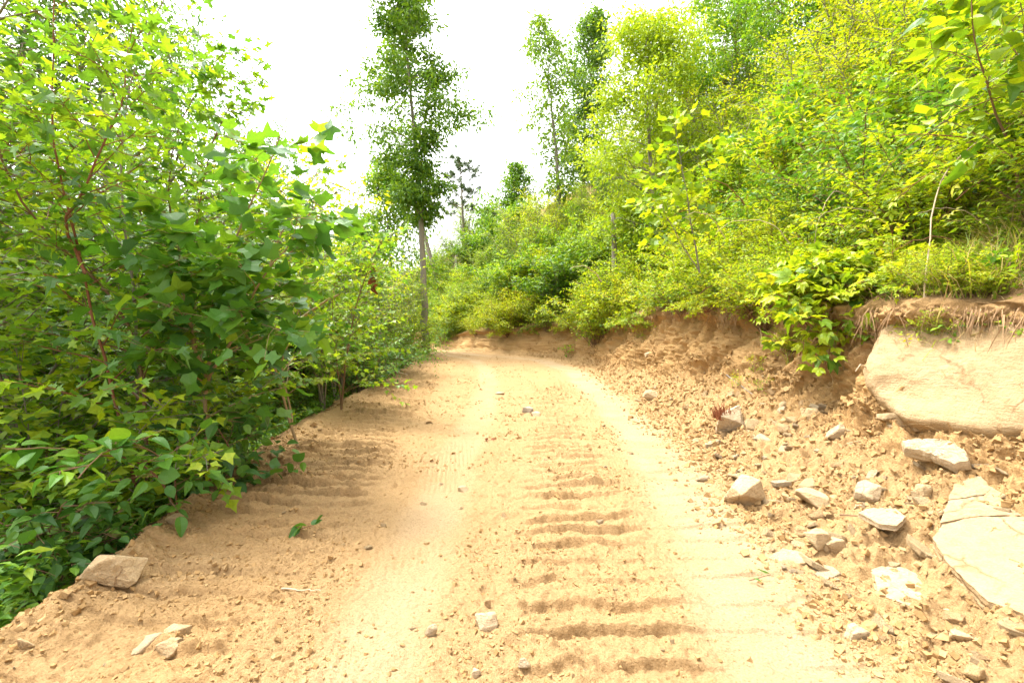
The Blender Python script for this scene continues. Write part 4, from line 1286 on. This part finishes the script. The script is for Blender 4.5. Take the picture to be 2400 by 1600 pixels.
def slab_on(name, label, pix, plane, thick, mat, seed, cat='slab', pieces=None, under=0.92, rough=0.006):
    """flat slab: its outline is where the sight lines through pix meet the plane (point, normal)"""
    p0, nrm = np.array(plane[0], float), unit(plane[1])
    C = np.array([0, 0, EYE])
    def hit(q):
        d = at(q[0], q[1], 1.0) - C
        return C + d * np.dot(p0 - C, nrm) / np.dot(d, nrm)
    root = None
    if pieces:
        root = empty(name, hit(pieces[-1][0])); tag(root, label, cat)
    for g in (pieces or [pix]):
        o3 = np.array([hit(q) for q in g]); size = np.ptp(o3, axis=0).max()
        if pieces:
            c0 = o3.mean(0); o3 = c0 + (o3 - c0) * (1 - 0.008 / size)
        st = max(0.012, size / 42)
        t = thick
        me, cen = ringed(name, o3, nrm, [(0.2, 0), (0.4, 0), (0.6, 0), (0.78, 0), (0.92, 0), (0.985, 0.03 * t), (1.0, 0.12 * t), (1.01, 0.35 * t), (1.0, 0.55 * t), (1.015, 0.75 * t), (under, t)], mat, seed + len(g), 0.010 + 0.006 * size, rough + 0.006 * size, st, 0.06 * t)
        if pieces:
            o = link('slab_piece', me, root); o.location = Vector(cen) - root.location
        else:
            root = link(name, me); root.location = cen; tag(root, label, cat)
    return root

def plane3(a, b, c):
    n = np.cross(b - a, c - a)
    if n[2] < 0: n = -n
    return a, n

# big slab at the right edge, cracked in three
A, B, Cc = at(2243, 1112, 4.1), at(2399, 1440, 2.55), at(2185, 1257, 3.35)
pl = plane3(A, B, Cc)
slab_on('stone_slab', 'largest flat pale slab lying at the right edge, cracked across its upper end', None, pl, 0.10, 'face_rock', 501, 'stone slab', pieces=[
    [(2243, 1112), (2299, 1114), (2325, 1142), (2305, 1158), (2222, 1170)],
    [(2222, 1172), (2305, 1160), (2326, 1143), (2395, 1180), (2440, 1205), (2300, 1206), (2205, 1222)],
    [(2205, 1224), (2300, 1208), (2440, 1207), (2560, 1330), (2560, 1560), (2399, 1442), (2314, 1408), (2229, 1326), (2185, 1258)]], rough=0.003)
q = cast(2340, 1455)
slab_on('stone_slab', 'thin ledge of broken slab showing under the lower edge of the largest slab', [(2250, 1345), (2320, 1395), (2420, 1455), (2420, 1490), (2330, 1440), (2270, 1385)], (at(2330, 1430, 2.72), pl[1]), 0.06, 'brown_rock', 502, 'stone slab')
q = cast(2120, 1380)
slab_on('stone_slab', 'whitest flat slab lying low in the rubble left of the largest slab', [(2022, 1312), (2070, 1318), (2125, 1330), (2190, 1368), (2243, 1430), (2200, 1449), (2130, 1418), (2055, 1392), (2048, 1350)],
        (q + np.array([0, 0, 0.045]), np.array([-0.10, -0.05, 1])), 0.07, 'rock', 503, 'stone slab')
q = cast(2069, 1215)
slab_on('stone_slab', 'pale four sided slab lying flat in the rubble above the whitest slab', [(2012, 1200), (2040, 1190), (2098, 1190), (2122, 1208), (2100, 1232), (2060, 1226)], (q + np.array([0, 0, 0.05]), np.array([-0.12, -0.12, 1])), 0.05, 'white_rock', 504, 'stone slab')
q = cast(1840, 1300)
slab_on('stone_slab', 'small flat slab tilted up from the dirt beside the road', [(1800, 1306), (1835, 1284), (1880, 1292), (1905, 1312), (1850, 1322)], (q + np.array([0, 0, 0.05]), np.array([-0.2, -0.2, 1])), 0.045, 'rock', 505, 'stone slab')
q = cast(2185, 1075)
slab_on('stone_slab', 'thick weathered oval slab jutting from the bank below the big boulder', [(2112, 1030), (2150, 1024), (2225, 1030), (2262, 1052), (2272, 1076), (2240, 1086), (2180, 1062), (2118, 1046)], (q + np.array([-0.05, -0.05, 0.12]), np.array([-0.45, -0.35, 1])), 0.13, 'white_rock', 506, 'stone slab', under=0.8, rough=0.02)
q = cast(1975, 1085)
slab_on('stone_slab', 'thin brown flake of layered stone on edge in the rubble', [(1930, 1092), (1975, 1076), (2010, 1076), (1992, 1092)], (q + np.array([0, 0, 0.05]), np.array([-0.1, -0.5, 1])), 0.02, 'brown_rock', 507, 'stone slab')

# the great boulder in the bank
def great_boulder():
    r = np.random.default_rng(520)
    a = at(2010, 870, 5.55); b = at(2400, 985, 4.05); c_ = at(2110, 770, 5.45)
    C = np.array([0, 0, EYE])
    nrm = unit(np.cross(b - a, c_ - a)); nrm = -nrm if nrm[0] > 0 else nrm
    def hit(px, py):
        d_ = at(px, py, 1.0) - C
        return C + d_ * np.dot(a - C, nrm) / np.dot(d_, nrm)
    outl = [(2012, 868), (2016, 890), (2042, 932), (2068, 956), (2110, 982), (2190, 1000), (2300, 1014), (2420, 1012), (2640, 985), (2640, 700), (2400, 700), (2250, 708), (2120, 725), (2075, 755), (2040, 800)]
    face = np.array([hit(*q) for q in outl]); cen = face.mean(0)
    rel = face - cen
    me, cen = ringed('boulder', face, nrm, [(0.15, 0), (0.3, 0), (0.45, 0), (0.6, 0), (0.72, 0.0), (0.82, 0.0), (0.90, 0.01), (0.95, 0.02), (0.98, 0.05), (1.0, 0.11), (1.0, 0.28), (0.97, 0.5), (0.85, 1.0)], 'face_rock', 523, 0.03, 0.075, 0.05, 0.008)
    for p_ in me.polygons: p_.use_smooth = True
    o = link('boulder', me); o.location = cen + nrm * 0.03
    tag(o, 'huge smooth faced tan boulder set in the bank at the right edge', 'boulder')
great_boulder()

stone_px('stone', 'largest angular rock at the foot of the rubble beside the wheel track', 1748, 1160, 92, 78, 'rock', 531, rz=0.5, tilt=(0.25, -0.25), sink=0.15)
stone_px('stone', 'blocky brown sided rock near the top corner of the largest slab', 2156, 1155, 60, 50, 'rock', 532, rz=0.3, block=0.8)
stone_px('stone', 'long white stone lying aslant in the middle of the rubble', 2030, 1150, 76, 34, 'white_rock', 533, rz=0.5, tilt=(0, -0.25))
stone_px('stone', 'white stone tapering at its lower end beside the long white stone', 2010, 1180, 40, 26, 'white_rock', 534, rz=-0.3)
stone_px('stone', 'broken tan block in a pile with others between road and slabs', 1912, 1262, 56, 46, 'rock', 535, rz=0.2, block=0.7)
stone_px('stone', 'orange brown wedge leaning against the broken tan block', 1876, 1248, 36, 34, 'brown_rock', 536, rz=1.0)
stone_px('stone', 'tan rounded rock next to the broken block pile', 1955, 1278, 60, 40, 'rock', 537, rz=0.7)
stone_px('stone', 'long flat tan stone behind the largest angular rock', 1905, 1166, 84, 40, 'rock', 538, rz=-0.35, tilt=(0, 0.3))
stone_px('stone', 'pale knobbly rock below the overhanging brambles', 1955, 1012, 54, 44, 'white_rock', 539, rz=0.2)
stone_px('stone', 'smooth rounded tan rock half buried under the bank hollow', 1895, 965, 62, 40, 'rock', 540, sink=0.4)
stone_px('stone', 'pale stone with a cracked top below the rounded buried rock', 1840, 1000, 38, 36, 'rock', 541, rz=0.6)
stone_px('stone', 'layered tan rock tucked beneath the lower corner of the big boulder', 2103, 985, 42, 38, 'rock', 542, block=0.8)
stone_px('stone', 'pale block beneath the big boulder face', 2158, 996, 58, 26, 'face_rock', 543, block=0.8)
stone_px('stone', 'white stone lying on the bank slope above the wheel track', 1528, 928, 46, 30, 'white_rock', 544, rz=-0.4, tilt=(0.2, 0.2))
stone_px('stone', 'white four sided stone in the loose dirt at the bottom right', 2006, 1482, 50, 30, 'white_rock', 545, rz=0.3, block=0.8)
stone_px('stone', 'orange brown rock at the bottom edge right of the road', 2286, 1572, 56, 34, 'brown_rock', 546)
stone_px('stone', 'small brown stone under the edge of the whitest slab', 2122, 1424, 24, 22, 'brown_rock', 547, block=0.9)
stone_px('stone', 'brown stone at the lower tip of the whitest slab', 2240, 1450, 54, 28, 'brown_rock', 548)
stone_px('stone', 'grey stone of a touching pair in the middle of the road', 1238, 960, 34, 14, 'grey_rock', 549, rz=0.2)
stone_px('stone', 'white stone of a touching pair in the middle of the road', 1256, 970, 26, 14, 'white_rock', 550)
stone_px('stone', 'flat pale stone pressed into the road near the bottom', 1138, 1448, 66, 40, 'white_rock', 551, sink=0.42, block=0.7, depth=0.13)
stone_px('stone', 'upright pale stone left of the flat pressed stone', 1012, 1474, 32, 42, 'white_rock', 552, rz=0.4, tilt=(0.2, 0.3))
stone_px('stone', 'rounded pale stone at the bottom edge of the road', 1226, 1556, 38, 36, 'white_rock', 553, block=0.1)
stone_px('stone', 'small dark sided cube of stone above the flat pressed stone', 1143, 1412, 18, 24, 'brown_rock', 554, block=0.9)
stone_px('stone', 'pale stone at the bottom edge left of the rounded one', 1118, 1575, 26, 32, 'white_rock', 555)
stone_px('stone', 'pale wedge shaped stone in the bottom left corner', 64, 1502, 46, 30, 'rock', 556)
stone_px('stone', 'tan half buried stone in the left of the road, lower of three', 398, 1512, 66, 44, 'rock', 557, sink=0.38)
stone_px('stone', 'white half buried stone in the left of the road, middle of three', 340, 1500, 70, 32, 'white_rock', 558, sink=0.4, rz=0.4)
stone_px('stone', 'tan half buried stone in the left of the road, upper of three', 415, 1472, 56, 26, 'rock', 559, sink=0.4)
stone_px('boulder', 'big tan earth covered rock on the left edge of the road', 272, 1325, 104, 92, 'rock', 560, cat='boulder', rz=0.3, tilt=(0.15, -0.5), sink=0.30, bev=0.04, rough=0.05, block=0.85, n=11)
stone_px('stone', 'tan rock on the left road edge further along than the big one', 412, 1218, 44, 30, 'rock', 561)
stone_px('stone', 'rounded stone on the left road edge beneath the leaning young tree', 648, 1066, 34, 20, 'rock', 562, block=0.1)
stone_px('stone', 'pale shard of stone in the left wheel track', 1085, 1146, 28, 16, 'white_rock', 563, rz=0.5)
stone_px('stone', 'pale flat stone on the road left of the tread marks, near the top', 1172, 922, 24, 8, 'white_rock', 564)
stone_px('stone', 'pale rock set in the bank face halfway up the road', 1527, 830, 36, 20, 'white_rock', 565)
stone_px('stone', 'brown slab of stone in the dirt beside the bottom of the largest slab', 2260, 1490, 60, 24, 'rock', 566, rz=-0.5)

# small stones: every one its own object, a dozen shapes shared between them
RUB = [(1400, 880, 'in the rubble by the bend'), (1520, 940, 'in the rubble by the white stone on the bank slope'), (1650, 1040, 'in the rubble left of the broken stump'), (1720, 960, 'in the rubble behind the broken stump'),
       (1748, 1200, 'in the rubble round the largest angular rock'), (1890, 1000, 'in the rubble under the bank hollow'), (1890, 1130, 'in the rubble behind the long flat tan stone'), (2030, 1130, 'in the rubble round the long white stone'),
       (1930, 1290, 'in the rubble round the broken tan block'), (2090, 1240, 'in the rubble below the four sided slab'), (2180, 1070, 'in the rubble near the weathered oval slab'), (2160, 1180, 'in the rubble by the blocky brown sided rock'),
       (2110, 1390, 'in the rubble round the whitest slab'), (1850, 1440, 'in the rubble by the curled leaf'), (2010, 1500, 'in the rubble at the bottom right of the road'), (2290, 1550, 'in the rubble under the largest slab')]
RD = [(1150, 860, 'on the road near the bend'), (1250, 980, 'on the road near the touching grey and white pair'), (1000, 1000, 'on the road left of the touching pair'), (850, 1150, 'on the shaded left tread marks'), (700, 1260, 'on the road by the fallen sprig'),
      (1090, 1150, 'in the left wheel track by the pale shard'), (1320, 1200, 'on the ridged tread marks'), (1550, 1150, 'beside the right wheel track'), (1600, 1400, 'on the right of the road near the bottom'), (1350, 1480, 'on the last tread ridges'),
      (1110, 1440, 'on the road round the flat pressed stone'), (850, 1450, 'on the road left of the upright pale stone'), (400, 1490, 'on the road round the three half buried stones'), (420, 1290, 'on the road beside the big edge rock'), (640, 1120, 'on the left road edge')]
def small_stones():
    r = np.random.default_rng(601)
    shapes = {}
    for m_ in ('rock', 'white_rock', 'brown_rock'):
        shapes[m_] = [hull_mesh('stone', stone_pts(r, 1, r.uniform(0.6, 1), r.uniform(0.4, 0.75), 11, r.random()), M[m_], 0.04) for _ in range(9)]
    def put(p, s, zone, group):
        m_ = ['rock', 'rock', 'rock', 'rock', 'white_rock', 'brown_rock'][int(r.integers(0, 6))]
        o = link('stone', shapes[m_][int(r.integers(0, 9))])
        o.location = (p[0], p[1], p[2] + 0.04 * s)
        o.scale = (s, s, s)
        o.rotation_euler = (r.normal(0, 0.3), r.normal(0, 0.3), r.uniform(0, 6.28))
        word = {'rock': 'tan', 'white_rock': 'white', 'brown_rock': 'brown'}[m_]
        px = 1200 + p[0] / p[1] * F; py = 800 + (EYE - p[2]) / p[1] * F
        marks = RUB if 'rubble' in group else RD
        near = min(marks, key=lambda m: (m[0] - px) ** 2 + (1.6 * (m[1] - py)) ** 2)
        size = 'tiny' if s * F / p[1] < 14 else 'small' if s * F / p[1] < 30 else 'middling'
        tag(o, f'{size} {word} stone {near[2]}', 'stone', group)
    n = 0
    while n < 132:
        i = int(rows_ok[int(len(rows_ok) * r.random() ** 1.1 * 0.85)]); j = int(r.integers(C1 - 30, C2 + 6))
        p = GP[i, j]
        if p[0] / p[1] > 1.07: continue
        s = 0.035 * (0.20 / 0.035) ** (r.random() ** 1.45)
        put(p, s * np.clip(p[1] / 4, 0.8, 1.6), 'loose in the rubble at the foot of the bank', 'stones in the rubble at the foot of the bank'); n += 1
    n = 0
    while n < 80:
        i = int(rows_ok[int(len(rows_ok) * r.random() ** 1.6 * 0.8)]); j = int(r.integers(C0 + 10, C1 - 30))
        p = GP[i, j]
        if abs(p[0] / p[1]) > 1.07: continue
        if GA['dust'][i, j] > 0.4 and r.random() < 0.8: continue
        s = 0.022 * (0.085 / 0.022) ** (r.random() ** 1.8)
        put(p, s * np.clip(p[1] / 4, 0.8, 1.8), 'lying on the dirt road', 'stones lying on the dirt road'); n += 1
small_stones()
def flat_shards():
    r = np.random.default_rng(611)
    me = []
    for k in range(8):
        a = np.sort(r.uniform(0, 6.28, 7)); rad = r.uniform(0.38, 0.58, 7)
        o3 = np.stack([np.cos(a) * rad, np.sin(a) * rad * r.uniform(0.5, 0.9), 0 * a], -1)
        me.append(hull_mesh('shard', np.concatenate([o3, o3 * 0.92 - np.array([0, 0, r.uniform(0.10, 0.2)])]), M[['rock', 'white_rock', 'rock', 'rock'][k % 4]], 0.012, 2, 0.012, k))
    n = 0
    while n < 46:
        i = int(rows_ok[int(len(rows_ok) * r.random() ** 1.2 * 0.62)]); j = int(r.integers(C1 - 12, C2 - 4)); p = GP[i, j]
        if p[0] / p[1] > 1.06: continue
        sz = r.uniform(0.10, 0.27)
        o = link('stone_shard', me[int(r.integers(0, 8))]); o.scale = (sz, sz, sz)
        o.location = (p[0], p[1], p[2] + 0.10 * sz)
        o.rotation_euler = (r.normal(0, 0.28), -0.25 + r.normal(0, 0.28), r.uniform(0, 6.28))
        px = 1200 + p[0] / p[1] * F; py = 800 + (EYE - p[2]) / p[1] * F
        near = min(RUB, key=lambda m: (m[0] - px) ** 2 + (1.6 * (m[1] - py)) ** 2)
        tag(o, ('large' if sz > 0.2 else 'small') + ' half buried flat shard ' + near[2], 'stone shard', 'flat shards half buried in the rubble'); n += 1
flat_shards()

# ------------------------------------------------------------------ small single things
def stick(name, label, pts, r0, bark='dead_wood', cat='stick', ends=0.5, seed=1, sides=6, jitter=0.012):
    r = np.random.default_rng(seed)
    pts = np.array(pts, float); base = pts[0].copy()
    tt = np.linspace(0, 1, 12)
    seg = np.concatenate([[0], np.cumsum(np.linalg.norm(np.diff(pts, axis=0), axis=1))]); seg /= seg[-1]
    P = np.stack([np.interp(tt, seg, pts[:, k] - base[k]) for k in range(3)], -1)
    P[1:-1] = (P[:-2] + 2 * P[1:-1] + P[2:]) / 4
    P[1:-1] += r.normal(0, jitter, (10, 3))
    o = link(name, Tubes().add(P, r0 * (1 - (1 - ends) * tt), sides).mesh(name, M[bark]))
    o.location = base
    tag(o, label, cat)
    return o
a, b = cast(1700, 880, 0.03), cast(1765, 932, 0.05)
stick('stick', 'straight thin grey stick lying down the bank', [a, b], 0.012, 'bark_grey', jitter=0.003)
a, b, c_ = cast(660, 1383, 0.012), cast(705, 1390, 0.02), cast(752, 1387, 0.014)
stick('twig', 'thin pale twig lying on the left of the road', [a, b, c_], 0.006, 'dead_wood', 'twig', jitter=0.004)
a, b = cast(1968, 1220, 0.05), cast(2082, 1232, 0.06)
stick('stick', 'thin brown stick lying across the rubble below the four sided slab', [a, b], 0.007, 'bark_brown', jitter=0.004)
stick('dead_vine', 'pale dead vine stem hanging down over the big boulder', stem_px((2160, 760, 5.2), (2172, 680, 5.3), (2180, 560, 5.4), (2186, 470, 5.5), (2215, 400, 5.6), (2330, 300, 5.7)), 0.009, 'dead_wood', 'dead vine', 0.6)
stick('dead_branch', 'long bare red brown cane arching out of the right hillside', stem_px((2400, 345, 5.6), (2260, 320, 5.7), (2150, 315, 5.9), (2090, 320, 6.0)), 0.009, 'bark_red', 'dead branch')
stick('dead_branch', 'bare brown cane drooping across the upper right of the hillside', stem_px((2400, 215, 5.5), (2300, 240, 5.6), (2200, 290, 5.8), (2100, 370, 6.0), (2050, 440, 6.2)), 0.007, 'bark_brown', 'dead branch')
stick('dead_branch', 'pale dead cane bowed down over the middle of the hillside', stem_px((2000, 470, 8.2), (1960, 440, 8.2), (1930, 480, 8.1), (1915, 540, 8.0), (1908, 580, 8.0)), 0.009, 'dead_wood', 'dead branch')
stick('dead_branch', 'brown broken branch poking out of the thicket above the left road edge', stem_px((690, 760, 7.4), (740, 720, 7.3), (795, 690, 7.2)), 0.022, 'bark_pale', 'dead branch', 0.6)
stick('stick', 'pale broken stick at the left road edge by the bend', stem_px((885, 900, 13.4), (925, 868, 13.2), (955, 878, 13.0)), 0.02, 'dead_wood')
stick('root', 'pale root poking out of the bank beside the big boulder', stem_px((2050, 868, 5.6), (2020, 855, 5.4), (2005, 870, 5.35)), 0.010, 'dead_wood', 'root')
stick('root', 'horizontal pale root along the bank lip left of the brambles', [cast(1722, 706, 0.05), cast(1760, 712, 0.05), cast(1800, 710, 0.05)], 0.02, 'dead_wood', 'root')

def bare_canes():
    r = np.random.default_rng(741)
    spots = [(1560, 520, 10.5, 'among the hillside shrubs right of the dead post'), (1700, 560, 9.0, 'above the middle of the bank'), (1745, 480, 9.0, 'beside the bright tulip tree sapling'), (1850, 570, 8.0, 'above the big hanging bramble, left one'),
             (1955, 600, 7.4, 'above the big hanging bramble, right one'), (2075, 520, 6.9, 'left of the dead vine stem'), (2240, 470, 6.0, 'in the grassy opening right of the dead vine'), (2330, 560, 5.7, 'low in the grassy opening at the right edge'),
             (1640, 690, 10.0, 'over the bank lip above the rubble'), (1410, 660, 15.0, 'over the bank lip near the bend'), (2290, 620, 5.7, 'bent over the big boulder')]
    for i, (px, py, d, where) in enumerate(spots):
        a = at(px, py, d)
        sg = 1 if r.random() < 0.5 else -1
        pts = grow(r, a, (sg * 0.55, -0.2, 0.8), r.uniform(0.9, 1.5), 9, (sg * 0.35, -0.15, -1.1), 0.09)
        stick('dead_cane', ('pale ' if i % 2 else 'brown ') + 'bare dead cane ' + where, pts, 0.008 * d / 7, 'dead_wood' if i % 2 else 'bark_red', 'dead cane', 0.35, 750 + i)
bare_canes()

def sprig(name, label, p, leaves, mat, shape, size, cat='fallen leaf', seed=1, rnd=0.5):
    r = np.random.default_rng(seed)
    root = empty(name, p); tag(root, label, cat)
    T = Tubes()
    pts = grow(r, (0, 0, 0.012), (1, 0.15, 0.08), size * 1.6, 5, (0, 0, -0.3), 0.12)
    pts[:, 2] = np.maximum(pts[:, 2], 0.008)
    link('stalk', T.add(pts, np.linspace(0.004, 0.002, len(pts)), 5).mesh('stalk', M['bark_brown']), root)
    L = Leaves()
    for k in range(leaves):
        q, d_ = along(pts, 0.15 + 0.8 * k / max(1, leaves - 1))
        az = r.uniform(0, 6.28)
        L.add(q + UP * 0.01, unit(np.array([math.cos(az), math.sin(az), r.uniform(0.0, 0.5)])), unit(UP + r.normal(0, 0.5, 3)), size * r.uniform(0.7, 1.1), r.uniform(0.2, 0.8))
    x, y, z, pp, sz = L.frames()
    for i in range(leaves):
        o = link('leaf', leaf_mesh(shape, mat, int(r.integers(0, 9))), root); s = sz[i]
        o.matrix_local = Matrix(((x[i][0] * s, y[i][0] * s, z[i][0] * s, pp[i][0]), (x[i][1] * s, y[i][1] * s, z[i][1] * s, pp[i][1]), (x[i][2] * s, y[i][2] * s, z[i][2] * s, pp[i][2]), (0, 0, 0, 1)))
sprig('fallen_sprig', 'fallen sprig of green leaves lying on the left of the road', cast(690, 1248, 0.01), 5, 'leaf_deep', 'hazel', 0.11, 'fallen sprig', 701)
sprig('fallen_leaf', 'curled grey green leaf lying on the dirt right of the wheel track', cast(1756, 1368, 0.012), 2, 'leaf_deep', 'lance', 0.11, 'fallen leaf', 702)
sprig('fallen_leaf', 'tiny withered brown leaf in the left wheel track', cast(1135, 1036, 0.01), 3, 'leaf_dead', 'hazel', 0.07, 'fallen leaf', 703)
for (px, py, s, key, lab) in ((1790, 870, 0.75, 'herb', 'small green seedling growing on the bank slope below the brambles'), (1735, 905, 0.5, 'herb', 'green seedling beside the grey stick on the bank'),
                              (1338, 832, 1.1, 'herbD', 'green tuft of weed at the foot of the bank by the bend'), (1508, 790, 0.9, 'herb', 'thin green weed rooted in the middle of the bank face'),
                              (1790, 915, 0.45, 'herb', 'tiny seedling in the loose dirt under the bank')):
    p = cast(px, py)
    plant(key, p[0], p[1], s, lab, 'seedlings on the earth bank', z=p[2])

# the bramble that hangs down the bank: its leaves are picked out one by one
sapling('bramble_bush', 'big yellow green bramble hanging down the bank beside the great boulder', 'bush',
        [stem_px((2010, 640, 7.3), (1960, 640, 7.0), (1910, 700, 6.7), (1880, 780, 6.5), (1880, 830, 6.4)),
         stem_px((2012, 640, 7.3), (2000, 660, 6.9), (1980, 720, 6.6), (1955, 800, 6.4), (1935, 850, 6.35)),
         stem_px((2014, 640, 7.3), (2040, 650, 6.9), (2040, 720, 6.5), (2010, 780, 6.3)),
         stem_px((2010, 640, 7.3), (1930, 630, 7.1), (1860, 660, 6.9), (1840, 720, 6.8))],
        'bramble_fine', 'leaf_yellow', 'bark_red', 0.19, 0.07, 0.009, 0.75, 17, 711, 290, 0.50, sub=4, up=0.30, t_start=0.05)
sapling('cherry_sapling', 'sapling with long drooping pale leaves in the top right corner', 'sapling',
        [stem_px((2400, 520, 5.6), (2385, 330, 5.4), (2330, 190, 5.2), (2300, 60, 5.0), (2310, -60, 5.0)), stem_px((2450, 520, 5.6), (2440, 250, 5.2), (2400, 100, 5.0), (2390, -40, 4.9))],
        'hazel', 'leaf_yellow', 'bark_brown', 0.20, 0.095, 0.018, 0.95, 12, 712, 220, 0.32, sub=3, up=0.3)
sapling('tulip_tree_sapling', 'bright tulip tree sapling among the hillside shrubs with broad lobed leaves', 'sapling',
        [stem_px((1640, 640, 10.5), (1620, 480, 10.4), (1590, 340, 10.3), (1585, 260, 10.2)), stem_px((1640, 640, 10.5), (1560, 500, 10.3), (1530, 400, 10.2))],
        'tulip', 'leaf_yellow', 'bark_grey', 0.22, 0.12, 0.02, 1.1, 12, 713, 160, 0.30, sub=3)

# splintered stump in the rubble
def stump():
    p = cast(1712, 1012)
    r = np.random.default_rng(721)
    root = empty('broken_stump', p); tag(root, 'pale broken stump with red brown splinters standing in the rubble', 'stump')
    s = 72 / F * p[1]
    body = hull_mesh('wood_block', np.concatenate([stone_pts(r, s, s * 0.8, s * 0.9, 12, 0.7), np.array([[0.30, 0, 0.62], [0.34, 0.1, 0.55], [-0.1, 0.1, 0.45]]) * s]), M['white_rock'], 0.005, 2, 0.03, 4)
    o = link('wood_block', body, root); o.location = (0, 0, 0.25 * s)
    T = Tubes()
    for i in range(46):
        x, y = r.uniform(-0.5, 0.05) * s, r.uniform(-0.3, 0.15) * s
        h = s * r.uniform(0.25, 0.6) * (1 - abs(x / s + 0.22))
        b0 = np.array([x, y, 0.42 * s])
        T.add(np.stack([b0, b0 + np.array([r.normal(-0.03, 0.05) * s, 0, h * 0.6]), b0 + np.array([r.normal(-0.05, 0.08) * s, 0, h])]), [0.02 * s, 0.018 * s, 0.004 * s], 4)
    link('splinters', T.mesh('splinters', M['splinter']), root)
stump()

# withered leaves hanging at the bend
def withered():
    r = np.random.default_rng(731)
    p0 = at(868, 650, 9.0)
    root = empty('withered_branch', p0); tag(root, 'broken twig of withered red brown leaves hanging in the thicket by the bend', 'twig')
    pts = grow(r, (0, 0, 0.35), (0.15, 0, -1), 0.6, 5, (0, 0, 0), 0.1)
    link('stalk', Tubes().add(pts, np.linspace(0.006, 0.003, len(pts)), 5).mesh('stalk', M['bark_brown']), root)
    for k in range(14):
        q, d_ = along(pts, r.random() * 0.98)
        o = link('leaf', leaf_mesh('hazel', 'leaf_dead', int(r.integers(0, 9))), root)
        o.location = q; s = r.uniform(0.10, 0.15); o.scale = (s, s, s)
        o.rotation_euler = (r.uniform(-2.2, -0.9), r.normal(0, 0.6), r.uniform(0, 6.28))
withered()

# ------------------------------------------------------------------ every bush gets a label of its own
def tell_apart():
    heads = {'arching yellow green bramble bush': 'arching bramble bush', 'yellow green bramble bush': 'yellow bramble bush', 'small leaved yellow green shrub': 'small leaved shrub',
             'low yellow green shrub with oval leaves': 'low oval leaved shrub', 'yellow green shrub with oval leaves': 'yellow oval leaved shrub', 'mid green shrub with oval leaves': 'green oval leaved shrub',
             'tall green shrub with lobed leaves': 'lobed leaf green shrub', 'shrub with long narrow leaves': 'narrow leaved shrub', 'small yellow green tree': 'small yellowish tree', 'small mid green tree': 'small green tree',
             'small broad leaved weed': 'broad leaved weed', 'small oval leaved weed': 'oval leaved weed', 'dark green shrub': 'dark green shrub', 'mid green shrub': 'mid green shrub', 'lobed leaf shrub': 'lobed leaf shrub',
             'many stemmed maple sapling': 'many stemmed maple sapling', 'tall maple sapling': 'tall maple sapling'}
    keys = sorted(heads, key=len, reverse=True)
    cells = {}
    for o in SC.objects:
        if o.parent or o.get('group') not in ('low bushes along the lip of the earth bank', 'shrubs and small trees covering the hillside', 'shrubs on the hill beyond the bend', 'thicket left of the road'):
            continue
        h = next(heads[k] for k in keys if o['label'].startswith(k))
        x, y, _ = o.location
        g = o['group']
        if g.startswith('low'):
            z = 'on the bank lip ' + ('over the big boulder' if y < 6.5 else 'near the hanging bramble' if y < 8.5 else 'along the middle of the bank' if y < 13 else 'below the dead post' if y < 20 else 'at the bend')
        elif g.startswith('thicket'):
            off = float(fL(y)) - x
            z = ('at the left road edge' if off < 1.15 else 'just below the road' if off < 2.3 else 'inside the left thicket' if off < 4.2 else 'deep in left thicket') + \
                (' near the camera' if y < 5 else ' by the tulip sapling' if y < 8 else ' past the young tree' if y < 13 else ' before the tall tree')
        else:
            run = x - float(fTX(y))
            z = ('low' if run < 2.1 else 'halfway up' if run < 4.5 else 'high' if run < 8 else 'on top of') + (' the hill ' if 2.1 <= run < 4.5 or run >= 8 else ' on the hill ') + \
                ('over the big boulder' if y < 7 else 'over the hanging bramble' if y < 10 else 'over the middle bank' if y < 15 else 'by the dead post' if y < 21 else 'beyond the bend')
        cells.setdefault(h + ' ' + z, []).append(o)
    word = ['first', 'second', 'third', 'fourth', 'fifth', 'sixth', 'seventh', 'eighth', 'ninth', 'tenth', 'eleventh', 'twelfth', 'thirteenth', 'fourteenth', 'fifteenth', 'sixteenth', 'seventeenth', 'eighteenth', 'nineteenth', 'twentieth']
    for lab, os_ in cells.items():
        os_.sort(key=lambda o: o.location.x / max(o.location.y, 0.1))
        for i, o in enumerate(os_):
            o['label'] = lab if len(os_) == 1 else f'{lab}, {word[min(i, 19)]} from left'
tell_apart()
